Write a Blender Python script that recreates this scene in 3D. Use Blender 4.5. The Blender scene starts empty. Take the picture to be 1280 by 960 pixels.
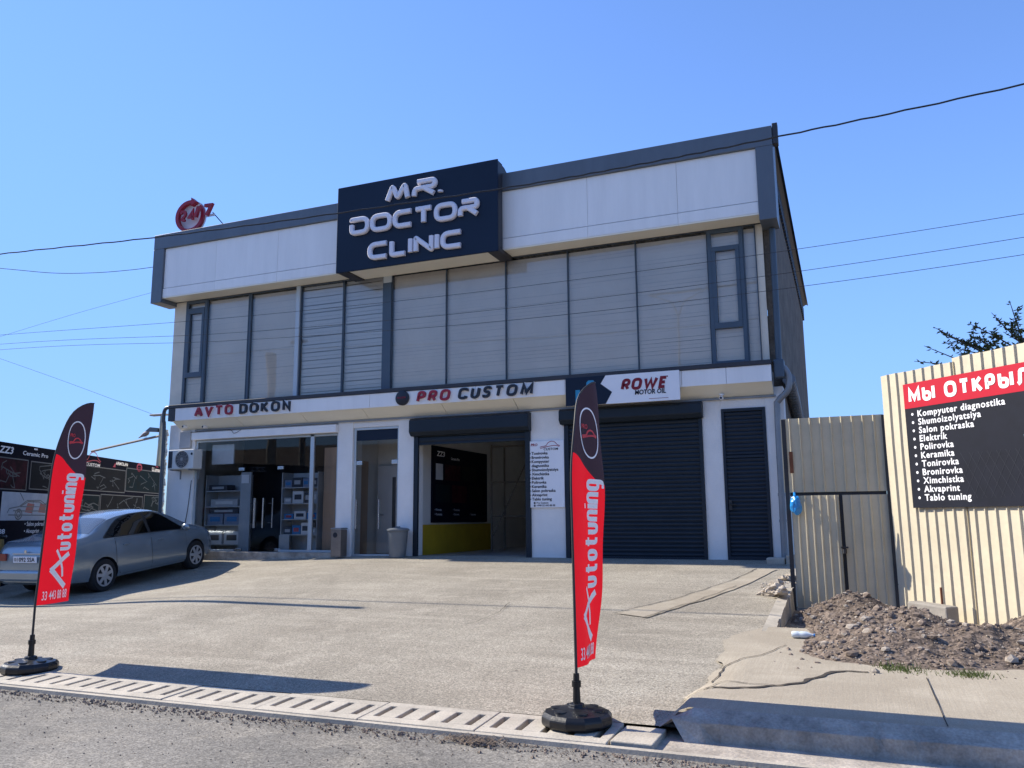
import bpy, bmesh, math, random
from mathutils import Vector, Matrix, Euler, noise
R = math.radians
random.seed(7)
S = bpy.context.scene
COL = S.collection

# ------------------------------------------------------------------ camera
CAM = Vector((0.0, -15.2, 0.0))
F, PITCH, ROLL, YAW = 1023.06, 0.162789, -0.0073804, 0.390129
_r = Vector((math.cos(YAW), math.sin(YAW), 0)); _f = Vector((-math.sin(YAW), math.cos(YAW), 0)); _u = Vector((0, 0, 1))
_f2 = _f*math.cos(PITCH) + _u*math.sin(PITCH); _u2 = _u*math.cos(PITCH) - _f*math.sin(PITCH)
_r3 = _r*math.cos(ROLL) + _u2*math.sin(ROLL); _u3 = _u2*math.cos(ROLL) - _r*math.sin(ROLL)
cd = bpy.data.cameras.new('camera'); cam = bpy.data.objects.new('camera', cd); COL.objects.link(cam)
cd.sensor_width = 36; cd.lens = F/1280*36; cd.clip_start = 0.05; cd.clip_end = 4000
m = Matrix((_r3, _u3, -_f2)).transposed().to_4x4(); m.translation = CAM
cam.matrix_world = m
S.camera = cam

# ------------------------------------------------------------------ light
SUN_EL = 36.5
SKY_STRENGTH, SKY_KNEE = 0.148, 0.31
SUN_TRAVEL_AZ = -1.0          # degrees from +X, negative = towards the street
w = bpy.data.worlds.new('World'); S.world = w; w.use_nodes = True
nt = w.node_tree
sky = nt.nodes.new('ShaderNodeTexSky'); sky.sky_type = 'NISHITA'; sky.sun_disc = False
sky.sun_elevation = R(SUN_EL); sky.sun_rotation = R(-90 - SUN_TRAVEL_AZ)
sky.air_density = 0.8; sky.dust_density = 0.0; sky.ozone_density = 3.0; sky.altitude = 1800
bg = nt.nodes['Background']; bg.inputs['Strength'].default_value = SKY_STRENGTH
tint = nt.nodes.new('ShaderNodeVectorMath'); tint.operation = 'MULTIPLY'; tint.inputs[1].default_value = (.86, .96, 1.13)
nt.links.new(sky.outputs[0], tint.inputs[0])
# soft shoulder: keeps the brightest part of the sky near the horizon from washing out
def _m(op, a, b=None):
    n = nt.nodes.new('ShaderNodeMath'); n.operation = op
    for i, q in enumerate((a, b)):
        if q is None: continue
        if isinstance(q, (int, float)): n.inputs[i].default_value = q
        else: nt.links.new(q, n.inputs[i])
    return n.outputs[0]
dt = nt.nodes.new('ShaderNodeVectorMath'); dt.operation = 'DOT_PRODUCT'; dt.inputs[1].default_value = (.2, .6, .2); nt.links.new(tint.outputs[0], dt.inputs[0])
ratio = _m('POWER', _m('ADD', 1.0, _m('POWER', _m('MULTIPLY', dt.outputs['Value'], SKY_STRENGTH/SKY_KNEE), 4.0)), -.25)
sc_ = nt.nodes.new('ShaderNodeVectorMath'); sc_.operation = 'SCALE'; nt.links.new(tint.outputs[0], sc_.inputs[0]); nt.links.new(ratio, sc_.inputs['Scale'])
nt.links.new(sc_.outputs[0], bg.inputs['Color'])
sd = bpy.data.lights.new('sun', 'SUN'); sd.energy = 3.6; sd.angle = R(0.5); sd.color = (1.0, .92, .79)
sun = bpy.data.objects.new('sun', sd); COL.objects.link(sun)
tr = Vector((math.cos(R(SUN_TRAVEL_AZ))*math.cos(R(SUN_EL)), math.sin(R(SUN_TRAVEL_AZ))*math.cos(R(SUN_EL)), -math.sin(R(SUN_EL))))
sun.rotation_euler = tr.to_track_quat('-Z', 'Y').to_euler(); sun.location = (-20, -5, 20)
S.view_settings.view_transform = 'Standard'; S.view_settings.look = 'None'
S.view_settings.gamma = 1; S.view_settings.exposure = 1.25
S.render.engine = 'CYCLES'

# ------------------------------------------------------------------ materials
MATS = {}
def pm(name, col, rough=.6, metal=0., var=.12, scale=2.5, bump=0., bscale=60., fine=0., fscale=150., spec=.4, coat=0., dirt=None, stretch=None):
    """procedural material: base colour broken up by two noises, optional bump."""
    if name in MATS: return MATS[name]
    mt = bpy.data.materials.new(name); mt.use_nodes = True; t = mt.node_tree; N = t.nodes; L = t.links
    b = N['Principled BSDF']; b.inputs['Roughness'].default_value = rough; b.inputs['Metallic'].default_value = metal
    b.inputs['Specular IOR Level'].default_value = spec
    if coat: b.inputs['Coat Weight'].default_value = coat; b.inputs['Coat Roughness'].default_value = .05
    tc = N.new('ShaderNodeTexCoord'); src = tc.outputs['Object']
    if stretch:
        mp = N.new('ShaderNodeMapping'); mp.inputs['Scale'].default_value = stretch; L.new(src, mp.inputs[0]); src = mp.outputs[0]
    n1 = N.new('ShaderNodeTexNoise'); n1.inputs['Scale'].default_value = scale; n1.inputs['Detail'].default_value = 6; n1.inputs['Roughness'].default_value = .65
    L.new(src, n1.inputs['Vector'])
    rp = N.new('ShaderNodeValToRGB'); rp.color_ramp.elements[0].position = .3; rp.color_ramp.elements[1].position = .7
    c = Vector(col[:3]); d = Vector(dirt[:3]) if dirt else c*(1-var)
    rp.color_ramp.elements[0].color = (*d, 1); rp.color_ramp.elements[1].color = (*[min(1, v*(1+(var if not dirt else .03))) for v in c], 1)
    L.new(n1.outputs[0], rp.inputs[0]); out = rp.outputs[0]
    if fine:
        n2 = N.new('ShaderNodeTexNoise'); n2.inputs['Scale'].default_value = fscale; n2.inputs['Detail'].default_value = 3
        L.new(src, n2.inputs['Vector'])
        r2 = N.new('ShaderNodeMapRange'); r2.inputs[1].default_value = .3; r2.inputs[2].default_value = .7
        r2.inputs[3].default_value = 1-fine; r2.inputs[4].default_value = 1+fine; L.new(n2.outputs[0], r2.inputs[0])
        mx = N.new('ShaderNodeVectorMath'); mx.operation = 'SCALE'; L.new(out, mx.inputs[0]); L.new(r2.outputs[0], mx.inputs['Scale']); out = mx.outputs[0]
    L.new(out, b.inputs['Base Color'])
    if bump:
        n3 = N.new('ShaderNodeTexNoise'); n3.inputs['Scale'].default_value = bscale; n3.inputs['Detail'].default_value = 5
        L.new(src, n3.inputs['Vector'])
        bp = N.new('ShaderNodeBump'); bp.inputs['Strength'].default_value = bump; bp.inputs['Distance'].default_value = .01
        L.new(n3.outputs[0], bp.inputs['Height']); L.new(bp.outputs[0], b.inputs['Normal'])
    MATS[name] = mt; return mt

def glass(name, tint=(.9, .95, .95), refl=1.0, dark=0.):
    """thin pane: clear or tinted transmission plus a Fresnel mirror."""
    mt = bpy.data.materials.new(name); mt.use_nodes = True; t = mt.node_tree; N = t.nodes; L = t.links
    N.remove(N['Principled BSDF']); o = N['Material Output']
    tp = N.new('ShaderNodeBsdfTransparent'); tp.inputs[0].default_value = (*tint, 1)
    gl = N.new('ShaderNodeBsdfGlossy'); gl.inputs['Roughness'].default_value = .01
    fr = N.new('ShaderNodeFresnel'); fr.inputs[0].default_value = 1.55
    tc = N.new('ShaderNodeTexCoord'); nz = N.new('ShaderNodeTexNoise'); nz.inputs['Scale'].default_value = .9; nz.inputs['Detail'].default_value = 1
    L.new(tc.outputs['Object'], nz.inputs['Vector'])
    bp = N.new('ShaderNodeBump'); bp.inputs['Strength'].default_value = .12; bp.inputs['Distance'].default_value = .02
    L.new(nz.outputs[0], bp.inputs['Height']); L.new(bp.outputs[0], gl.inputs['Normal'])
    ml = N.new('ShaderNodeMath'); ml.operation = 'MULTIPLY_ADD'; ml.inputs[1].default_value = refl*1.6; ml.inputs[2].default_value = dark; ml.use_clamp = True
    L.new(fr.outputs[0], ml.inputs[0])
    mx = N.new('ShaderNodeMixShader'); L.new(ml.outputs[0], mx.inputs[0]); L.new(tp.outputs[0], mx.inputs[1]); L.new(gl.outputs[0], mx.inputs[2])
    L.new(mx.outputs[0], o.inputs[0]); MATS[name] = mt; return mt

M_white = pm('white_panel', (.82, .795, .77), .4, var=.055, scale=1.6, spec=.4, stretch=(2.2, 2.2, .25), bump=.08, bscale=1.2)
M_stucco = pm('white_stucco', (.76, .74, .71), .85, var=.06, scale=1.7, bump=.5, bscale=70, fine=.05, fscale=90)
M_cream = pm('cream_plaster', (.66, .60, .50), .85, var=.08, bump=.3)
M_soffit = pm('soffit_panel', (.84, .79, .66), .35, var=.05, scale=1.5, stretch=(.4, 1, 1))
M_grey = pm('grey_cladding', (.10, .12, .148), .4, var=.12, scale=1.5, spec=.5, stretch=(2, 2, .5))
M_navy = pm('navy_board', (.007, .015, .034), .45, var=.12, scale=.9, spec=.22)
M_frame = pm('slate_frame', (.06, .085, .115), .4, var=.08)
M_frame_lt = pm('pale_frame', (.45, .50, .54), .35, var=.05)
M_alu = pm('aluminium', (.48, .52, .54), .38, metal=.5, var=.06)
M_steel = pm('steel', (.55, .56, .57), .25, metal=.9, var=.06)
M_trim = pm('dark_trim', (.035, .035, .042), .5, var=.15)
M_shut = pm('shutter_slate', (.014, .022, .032), .45, var=.12, scale=3, spec=.25)
M_door = pm('service_door_slate', (.016, .024, .036), .45, var=.12, spec=.25)
M_blind = pm('blind_fabric', (.92, .84, .75), .8, var=.08, scale=.8)
M_blind2 = pm('blind_zebra', (.82, .80, .77), .7, var=.05, scale=1)
M_letter = pm('letter_white', (.72, .70, .76), .4, var=.03)
M_red = pm('letter_red', (.30, .012, .03), .4, var=.06)
M_black = pm('letter_black', (.016, .018, .026), .45, var=.1)
M_redpaint = pm('sign_red', (.46, .006, .026), .55, var=.03, spec=.2)
M_maroon = pm('maroon_print', (.20, .006, .018), .5, var=.05)
M_prwhite = pm('print_white', (.80, .80, .82), .5, var=.02)
M_vinyl = pm('dark_vinyl', (.005, .006, .014), .7, var=.2, scale=1.4, spec=.05)
M_plastic = pm('black_plastic', (.012, .012, .013), .35, var=.2, bump=.15, bscale=40)
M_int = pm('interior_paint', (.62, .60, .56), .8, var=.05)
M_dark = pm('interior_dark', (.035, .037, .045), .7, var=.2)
M_yel = pm('yellow_paint', (.46, .30, .018), .6, var=.1)
M_tan = pm('tan_board', (.42, .28, .19), .6, var=.15, scale=2, stretch=(3, 3, .5))
M_floor = pm('garage_floor', (.32, .33, .34), .35, var=.15, scale=1.5)
M_glass = glass('clear_glass', (.95, .97, .97), .55)
M_glassU = glass('upper_glass', (.99, .99, .98), .75, .02)
M_tint = glass('car_glass', (.10, .11, .12), .9)
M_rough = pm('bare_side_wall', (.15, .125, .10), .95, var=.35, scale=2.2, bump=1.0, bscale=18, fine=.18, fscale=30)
M_zinc = pm('zinc_pipe', (.24, .25, .26), .5, metal=.3, var=.15)
M_iron = pm('dark_iron', (.03, .03, .032), .6, var=.3)

# ------------------------------------------------------------------ helpers
ORG = {}
def tag(o, label=None, cat=None, group=None, kind=None):
    if label: o['label'] = label
    if cat: o['category'] = cat
    if group: o['group'] = group
    if kind: o['kind'] = kind
    return o
def empty(name, loc, label=None, cat=None, group=None, rot=None):
    o = bpy.data.objects.new(name, None); COL.objects.link(o); o.location = loc; o.empty_display_size = .2
    if rot is not None: o.rotation_euler = rot
    ORG[o.name] = Vector(loc) if rot is None else Vector((0, 0, 0))
    return tag(o, label, cat, group)
class MB:
    def __init__(s): s.v = []; s.f = []; s.mi = []
    def add(s, vs, fs, mi=0):
        n = len(s.v); s.v += [Vector(v) for v in vs]; s.f += [tuple(i+n for i in f) for f in fs]; s.mi += [mi]*len(fs); return s
    def box(s, x0, x1, y0, y1, z0, z1, mi=0):
        vs = [(x, y, z) for x in (x0, x1) for y in (y0, y1) for z in (z0, z1)]
        return s.add(vs, [(0, 1, 3, 2), (4, 6, 7, 5), (0, 4, 5, 1), (2, 3, 7, 6), (0, 2, 6, 4), (1, 5, 7, 3)], mi)
    def quad(s, a, b, c, d, mi=0): return s.add([a, b, c, d], [(0, 1, 2, 3)], mi)
    def prism(s, poly, ax, t, mi=0):
        """poly: list of 3D points (planar), extruded by vector ax*t"""
        n = len(poly); ax = Vector(ax)*t
        vs = [Vector(p) for p in poly] + [Vector(p)+ax for p in poly]
        fs = [tuple(range(n)), tuple(range(2*n-1, n-1, -1))] + [(i, i+n, (i+1) % n+n, (i+1) % n) for i in range(n)]
        return s.add(vs, fs, mi)
    def tube(s, pts, r, n=8, cap=True, mi=0):
        pts = [Vector(p) for p in pts]; rs = r if isinstance(r, (list, tuple)) else [r]*len(pts)
        vs = []; fs = []; prev = None
        for i, p in enumerate(pts):
            d = (pts[min(i+1, len(pts)-1)] - pts[max(i-1, 0)]).normalized()
            a = prev if prev is not None else (Vector((0, 0, 1)) if abs(d.z) < .9 else Vector((1, 0, 0)))
            x = (a - d*a.dot(d)).normalized(); y = d.cross(x); prev = x
            for k in range(n):
                t = 2*math.pi*k/n; vs.append(p + (x*math.cos(t)+y*math.sin(t))*rs[i])
        for i in range(len(pts)-1):
            for k in range(n):
                a = i*n+k; b = i*n+(k+1) % n; fs.append((a, b, b+n, a+n))
        if cap: fs.append(tuple(range(n-1, -1, -1))); fs.append(tuple(range((len(pts)-1)*n, len(pts)*n)))
        return s.add(vs, fs, mi)
    def lathe(s, c, prof, n=24, axis='z', mi=0):
        c = Vector(c); vs = []; fs = []
        for (r, h) in prof:
            for k in range(n):
                t = 2*math.pi*k/n; a, b = r*math.cos(t), r*math.sin(t)
                vs.append(c + (Vector((a, b, h)) if axis == 'z' else Vector((a, h, b)) if axis == 'y' else Vector((h, a, b))))
        for i in range(len(prof)-1):
            for k in range(n):
                a = i*n+k; b = i*n+(k+1) % n; fs.append((a, b, b+n, a+n))
        fs.append(tuple(range(n-1, -1, -1))); fs.append(tuple(range((len(prof)-1)*n, len(prof)*n)))
        return s.add(vs, fs, mi)
    def build(s, name, mat, parent=None, smooth=False, bevel=0., loc=None, recalc=True):
        if parent is not None:
            p = parent
            while p.parent: p = p.parent
            org = ORG[p.name]
        else:
            if loc is None:
                xs = [v.x for v in s.v]; ys = [v.y for v in s.v]; zs = [v.z for v in s.v]
                loc = ((min(xs)+max(xs))/2, (min(ys)+max(ys))/2, min(zs))
            org = Vector(loc)
        me = bpy.data.meshes.new(name); me.from_pydata([v-org for v in s.v], [], s.f)
        for mt in (mat if isinstance(mat, (list, tuple)) else [mat]): me.materials.append(mt)
        me.polygons.foreach_set('material_index', s.mi)
        if recalc:
            bm = bmesh.new(); bm.from_mesh(me); bmesh.ops.recalc_face_normals(bm, faces=bm.faces); bm.to_mesh(me); bm.free()
        if smooth: me.polygons.foreach_set('use_smooth', [True]*len(me.polygons))
        o = bpy.data.objects.new(name, me); COL.objects.link(o)
        if parent is None: o.location = org; ORG[o.name] = org
        else: o.parent = parent
        if bevel:
            bv = o.modifiers.new('bevel', 'BEVEL'); bv.width = bevel; bv.segments = 2; bv.limit_method = 'ANGLE'; bv.angle_limit = R(40)
        if smooth:
            try: me.set_sharp_from_angle(angle=R(40))
            except Exception: pass
        return o
def box(name, mat, parent, *a, bevel=0.): return MB().box(*a).build(name, mat, parent, bevel=bevel)
def copy_tree(o, parent=None):
    c = o.copy(); COL.objects.link(c)
    if parent is not None: c.parent = parent
    for ch in list(o.children): copy_tree(ch, c)
    return c
def smoothp(pts, n=6):
    """Catmull-Rom through points"""
    pts = [Vector(p) for p in pts]; out = []
    for i in range(len(pts)-1):
        p0 = pts[max(i-1, 0)]; p1 = pts[i]; p2 = pts[i+1]; p3 = pts[min(i+2, len(pts)-1)]
        for k in range(n):
            t = k/n
            out.append(.5*((2*p1) + (p2-p0)*t + (2*p0-5*p1+4*p2-p3)*t*t + (3*p1-p0-3*p2+p3)*t**3))
    out.append(pts[-1]); return out

# ---- lettering: a bold stroke alphabet for raised letters, the built-in font for small print
def rnd(pts, r, n=5, closed=False):
    P = [Vector((p[0], p[1])) for p in pts]; out = []; N = len(P)
    for i, p in enumerate(P):
        if not closed and i in (0, N-1): out.append(p); continue
        a = P[i-1]-p; b = P[(i+1) % N]-p; ra = min(r, a.length*.48, b.length*.48)
        A = p+a.normalized()*ra; B = p+b.normalized()*ra
        for k in range(n+1):
            t = k/n; out.append(A*(1-t)**2+p*2*t*(1-t)+B*t*t)
    return out
def arcs(*pts, r=.3): return ('o', pts, r)
def loop(*pts, r=.3): return ('c', pts, r)
_O = [loop((0, 0), (1, 0), (1, 1), (0, 1), r=.5)]
GL = {  # paths in a unit cell, (width factor, strokes)
 'A': (1.0, [arcs((0, 0), (.5, 1), r=0), arcs((.5, 1), (1, 0), r=0), arcs((.22, .3), (.78, .3), r=0)]),
 'V': (1.0, [arcs((0, 1), (.5, 0), (1, 1), r=0)]), 'T': (.85, [arcs((0, 1), (1, 1), r=0), arcs((.5, 1), (.5, 0), r=0)]),
 'O': (1.0, _O), 'D': (.9, [loop((0, 0), (1, 0), (1, 1), (0, 1), r=.02), ]),
 'K': (.85, [arcs((0, 0), (0, 1), r=0), arcs((.95, 1), (.12, .48), r=0), arcs((.3, .55), (1, 0), r=0)]),
 'N': (.9, [arcs((0, 0), (0, 1), (1, 0), (1, 1), r=0)]), 'P': (.8, [arcs((0, 0), (0, 1), (1, 1), (1, .42), (.05, .42), r=.28)]),
 'R': (.85, [arcs((0, 0), (0, 1), (1, 1), (1, .45), (.05, .45), r=.26), arcs((.5, .45), (1, 0), r=0)]),
 'C': (.9, [arcs((1, .78), (1, 1), (0, 1), (0, 0), (1, 0), (1, .22), r=.45)]), 'U': (.85, [arcs((0, 1), (0, 0), (1, 0), (1, 1), r=.42)]),
 'S': (.75, [arcs((1, .82), (1, 1), (0, 1), (0, .52), (1, .52), (1, 0), (0, 0), (0, .2), r=.25)]),
 'M': (1.15, [arcs((0, 0), (.06, 1), (.5, .15), (.94, 1), (1, 0), r=0)]), 'W': (1.35, [arcs((0, 1), (.25, 0), (.5, .85), (.75, 0), (1, 1), r=0)]),
 'E': (.75, [arcs((1, 1), (0, 1), (0, 0), (1, 0), r=0), arcs((.08, .5), (.9, .5), r=0)]),
 'L': (.7, [arcs((0, 1), (0, 0), (1, 0), r=0)]), 'I': (.0, [arcs((0, 0), (0, 1), r=0)]),
 'М': (1.1, [arcs((0, 0), (.0, 1), (.5, .2), (1, 1), (1, 0), r=0)]),
 'Ы': (1.15, [arcs((0, 1), (0, 0), (.62, 0), (.62, .55), (.05, .55), r=.25), arcs((1, 0), (1, 1), r=0)]),
 'О': (1.05, _O), 'Т': (.9, [arcs((0, 1), (1, 1), r=0), arcs((.5, 1), (.5, 0), r=0)]),
 'К': (.85, [arcs((0, 0), (0, 1), r=0), arcs((.95, 1), (.12, .48), r=0), arcs((.3, .55), (1, 0), r=0)]),
 'Р': (.8, [arcs((0, 0), (0, 1), (1, 1), (1, .4), (.05, .4), r=.28)]), 'Л': (.95, [arcs((-.05, 0), (.18, .1), (.28, 1), (1, 1), (1, 0), r=.1)]),
 'И': (.95, [arcs((0, 1), (0, 0), (1, 1), (1, 0), r=0)]), 'С': (.9, [arcs((1, .78), (1, 1), (0, 1), (0, 0), (1, 0), (1, .22), r=.45)]),
 'Ь': (.8, [arcs((0, 1), (0, 0), (1, 0), (1, .55), (.05, .55), r=.28)]),
 '2': (.75, [arcs((0, .75), (0, 1), (1, 1), (1, .55), (0, .05), (1, 0), r=.25)]), '4': (.85, [arcs((.75, 0), (.75, 1), (0, .3), (1, .3), r=0)]),
 '7': (.75, [arcs((0, 1), (1, 1), (.35, 0), r=0)]), '/': (.45, [arcs((0, 0), (1, 1), r=0)]), ' ': (.45, []), '.': (.1, [arcs((0, 0), (0, .05), r=0)]),
}
TECH = {  # wide rounded alphabet of the roof sign and the flags
 'M': (1.2, [arcs((0, 0), (.2, 1), (.5, .12), (.8, 1), (1, 0), r=.1)]),
 'R': (1.15, [arcs((.12, 1), (1, 1), (1, .52), (0, .52), (0, 0), r=.3), arcs((.52, .45), (1, 0), r=0)]),
 'D': (1.2, [arcs((0, .86), (0, 1), (1, 1), (1, 0), (0, 0), (0, .62), r=.45)]), 'O': (1.3, [loop((0, 0), (1, 0), (1, 1), (0, 1), r=.46)]),
 'C': (1.2, [arcs((1, 1), (0, 1), (0, 0), (1, 0), r=.46)]), 'T': (1.1, [arcs((0, 1), (1, 1), r=0), arcs((.5, 1), (.5, 0), r=0)]),
 'L': (1.0, [arcs((0, 1), (0, 0), (1, 0), r=.12)]), 'I': (0., [arcs((0, 0), (0, 1), r=0)]), 'N': (1.1, [arcs((0, 0), (0, 1), (1, 0), (1, 1), r=.06)]),
 '.': (.0, [arcs((0, -.02), (0, .1), r=0)]), ' ': (.5, []),
 'u': (.8, [arcs((0, .7), (0, 0), (.9, 0), (.9, .7), r=.2)]), 't': (.85, [arcs((.38, 1.05), (.38, 0), (.95, 0), r=.15), arcs((-.05, .68), (.95, .68), r=0)]),
 'o': (.8, [loop((0, 0), (.9, 0), (.9, .7), (0, .7), r=.25)]), 'n': (.8, [arcs((0, 0), (0, .7), (.9, .7), (.9, 0), r=.2)]),
 'i': (0., [arcs((0, 0), (0, .7), r=0), arcs((0, .9), (0, 1.03), r=0)]), 'g': (.8, [arcs((.9, .05), (0, .05), (0, .7), (.9, .7), (.9, -.3), (.1, -.3), r=.2)]),
}
def strokes2d(text, h, wt, font=GL, wide=.75, gap=.28, shear=0.):
    """list of (polyline, closed) laid out from x=0; h cap height, wt stroke weight"""
    x = 0.; out = []
    for ch in text:
        g = font[ch]; wd = g[0]*h*wide
        for (kd, pts, r) in g[1]:
            hh = h-wt
            P = [(wt/2+p[0]*max(wd-wt, 0), wt/2+p[1]*hh) for p in pts]
            if ch == 'D' and font is GL:
                rr = min(wd, h)*.45; q = rnd([P[0], P[1], P[2], P[3]], .0, closed=False)
                q = rnd([P[3], P[0]], 0) ; q = [Vector(P[3]), Vector(P[0])] + rnd([P[0], P[1], P[2], P[3]], rr)[1:-1]
            elif r: q = rnd(P, r*max(h, wd), closed=(kd == 'c'))
            else: q = [Vector(p) for p in P]
            out.append(([Vector((x+p.x+shear*p.y, p.y)) for p in q], kd == 'c'))
        x += max(wd, wt) + gap*h
    return out, x-gap*h
def stroke_mesh(mb, path, closed, wt, depth, z0, fn, mi=0, round_edge=False):
    """strip of width wt along a 2D path, raised by depth; fn(x,y,z)->3D"""
    P = []
    for p in path:
        if not P or (p-P[-1]).length > 1e-5: P.append(p)
    if closed and (P[0]-P[-1]).length < 1e-5: P.pop()
    N = len(P); prof = [(-1, 0), (-1, .7), (-.6, 1), (.6, 1), (1, .7), (1, 0)] if round_edge else [(-1, 0), (-1, 1), (1, 1), (1, 0)]
    if depth == 0: prof = [(-1, 0), (1, 0)]
    vs = []; fs = []; K = len(prof)
    for i, p in enumerate(P):
        a = (p-P[i-1]).normalized() if (i > 0 or closed) else None; b = (P[(i+1) % N]-p).normalized() if (i < N-1 or closed) else None
        if a is None: a = b
        if b is None: b = a
        na = Vector((-a.y, a.x)); nb = Vector((-b.y, b.x)); nn = na+nb
        nn = nn.normalized() if nn.length > 1e-6 else na
        sc = min(1/max(nn.dot(na), .2), 2.0)
        for (s, z) in prof:
            q = p+nn*(s*wt/2*sc); vs.append(fn(q.x, q.y, z0+z*depth))
    for i in range(N if closed else N-1):
        j = (i+1) % N
        for k in range(K-1): fs.append((i*K+k, j*K+k, j*K+k+1, i*K+k+1))
    if not closed and depth > 0: fs.append(tuple(range(K))); fs.append(tuple((N-1)*K+k for k in range(K-1, -1, -1)))
    mb.add(vs, fs, mi)
def plane_fn(P0, U, V):
    P0 = Vector(P0); U = Vector(U).normalized(); V = Vector(V).normalized(); W = U.cross(V)
    return lambda x, y, z: P0+U*x+V*y+W*z
XU, ZU = Vector((1, 0, 0)), Vector((0, 0, 1))
def raised(name, text, fn, width, h, wt, depth, mat, parent, font=GL, shear=0., gap=.16, z0=0., round_edge=False, sub=1):
    st, w0 = strokes2d(text, h, wt, font, 1.05 if font is TECH else .8, gap, shear); k = width/w0; mb = MB()
    for i, (p, c) in enumerate(st):
        q = [Vector((a.x*k, a.y)) for a in p]
        if sub > 1:
            r = []; qq = q+[q[0]] if c else q
            for a, b in zip(qq, qq[1:]): r += [a+(b-a)*(t/sub) for t in range(sub)]
            q = r if c else r+[qq[-1]]
        stroke_mesh(mb, q, c, wt, depth, z0+(i % 5)*.0006, fn, 0, round_edge)
    return mb.build(name, mat, parent, recalc=depth > 0)
def print_mesh(text, bold=.015, shear=0., depth=0., space=1.0):
    c = bpy.data.curves.new('tmp', 'FONT'); c.body = text; c.offset = bold; c.shear = shear; c.extrude = depth; c.space_character = space; c.resolution_u = 3
    o = bpy.data.objects.new('tmp', c); COL.objects.link(o)
    me = bpy.data.meshes.new_from_object(o.evaluated_get(bpy.context.evaluated_depsgraph_get()))
    vs = [v.co.copy() for v in me.vertices]; fs = [tuple(p.vertices) for p in me.polygons]
    bpy.data.objects.remove(o); bpy.data.curves.remove(c); bpy.data.meshes.remove(me)
    return vs, fs
def printed(mb, text, fn, x, y, h, width=None, bold=.015, shear=0., z=.004, mi=0, space=1.03):
    """flat print: cap height h; width fits the whole line; weight from shifted copies"""
    vs, fs = print_mesh(text, .004, shear, 0, space)
    if not vs: return 0
    x0 = min(v.x for v in vs); x1 = max(v.x for v in vs); k = h/.70; kx = width/(x1-x0) if width else k
    for i, (dx, dy) in enumerate(((0, 0), (-1, 0), (1, 0), (0, .7), (0, -.7)) if bold >= .012 else ((0, 0),)):
        mb.add([fn(x+(v.x-x0+dx*bold)*kx, y+(v.y+dy*bold)*k, z+.0004*i) for v in vs], fs, mi)
    return (x1-x0)*kx

def zlot(y): return -.75+.0737*max(y, -9.3) if y < 0 else -.75

exec_parts = []
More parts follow.
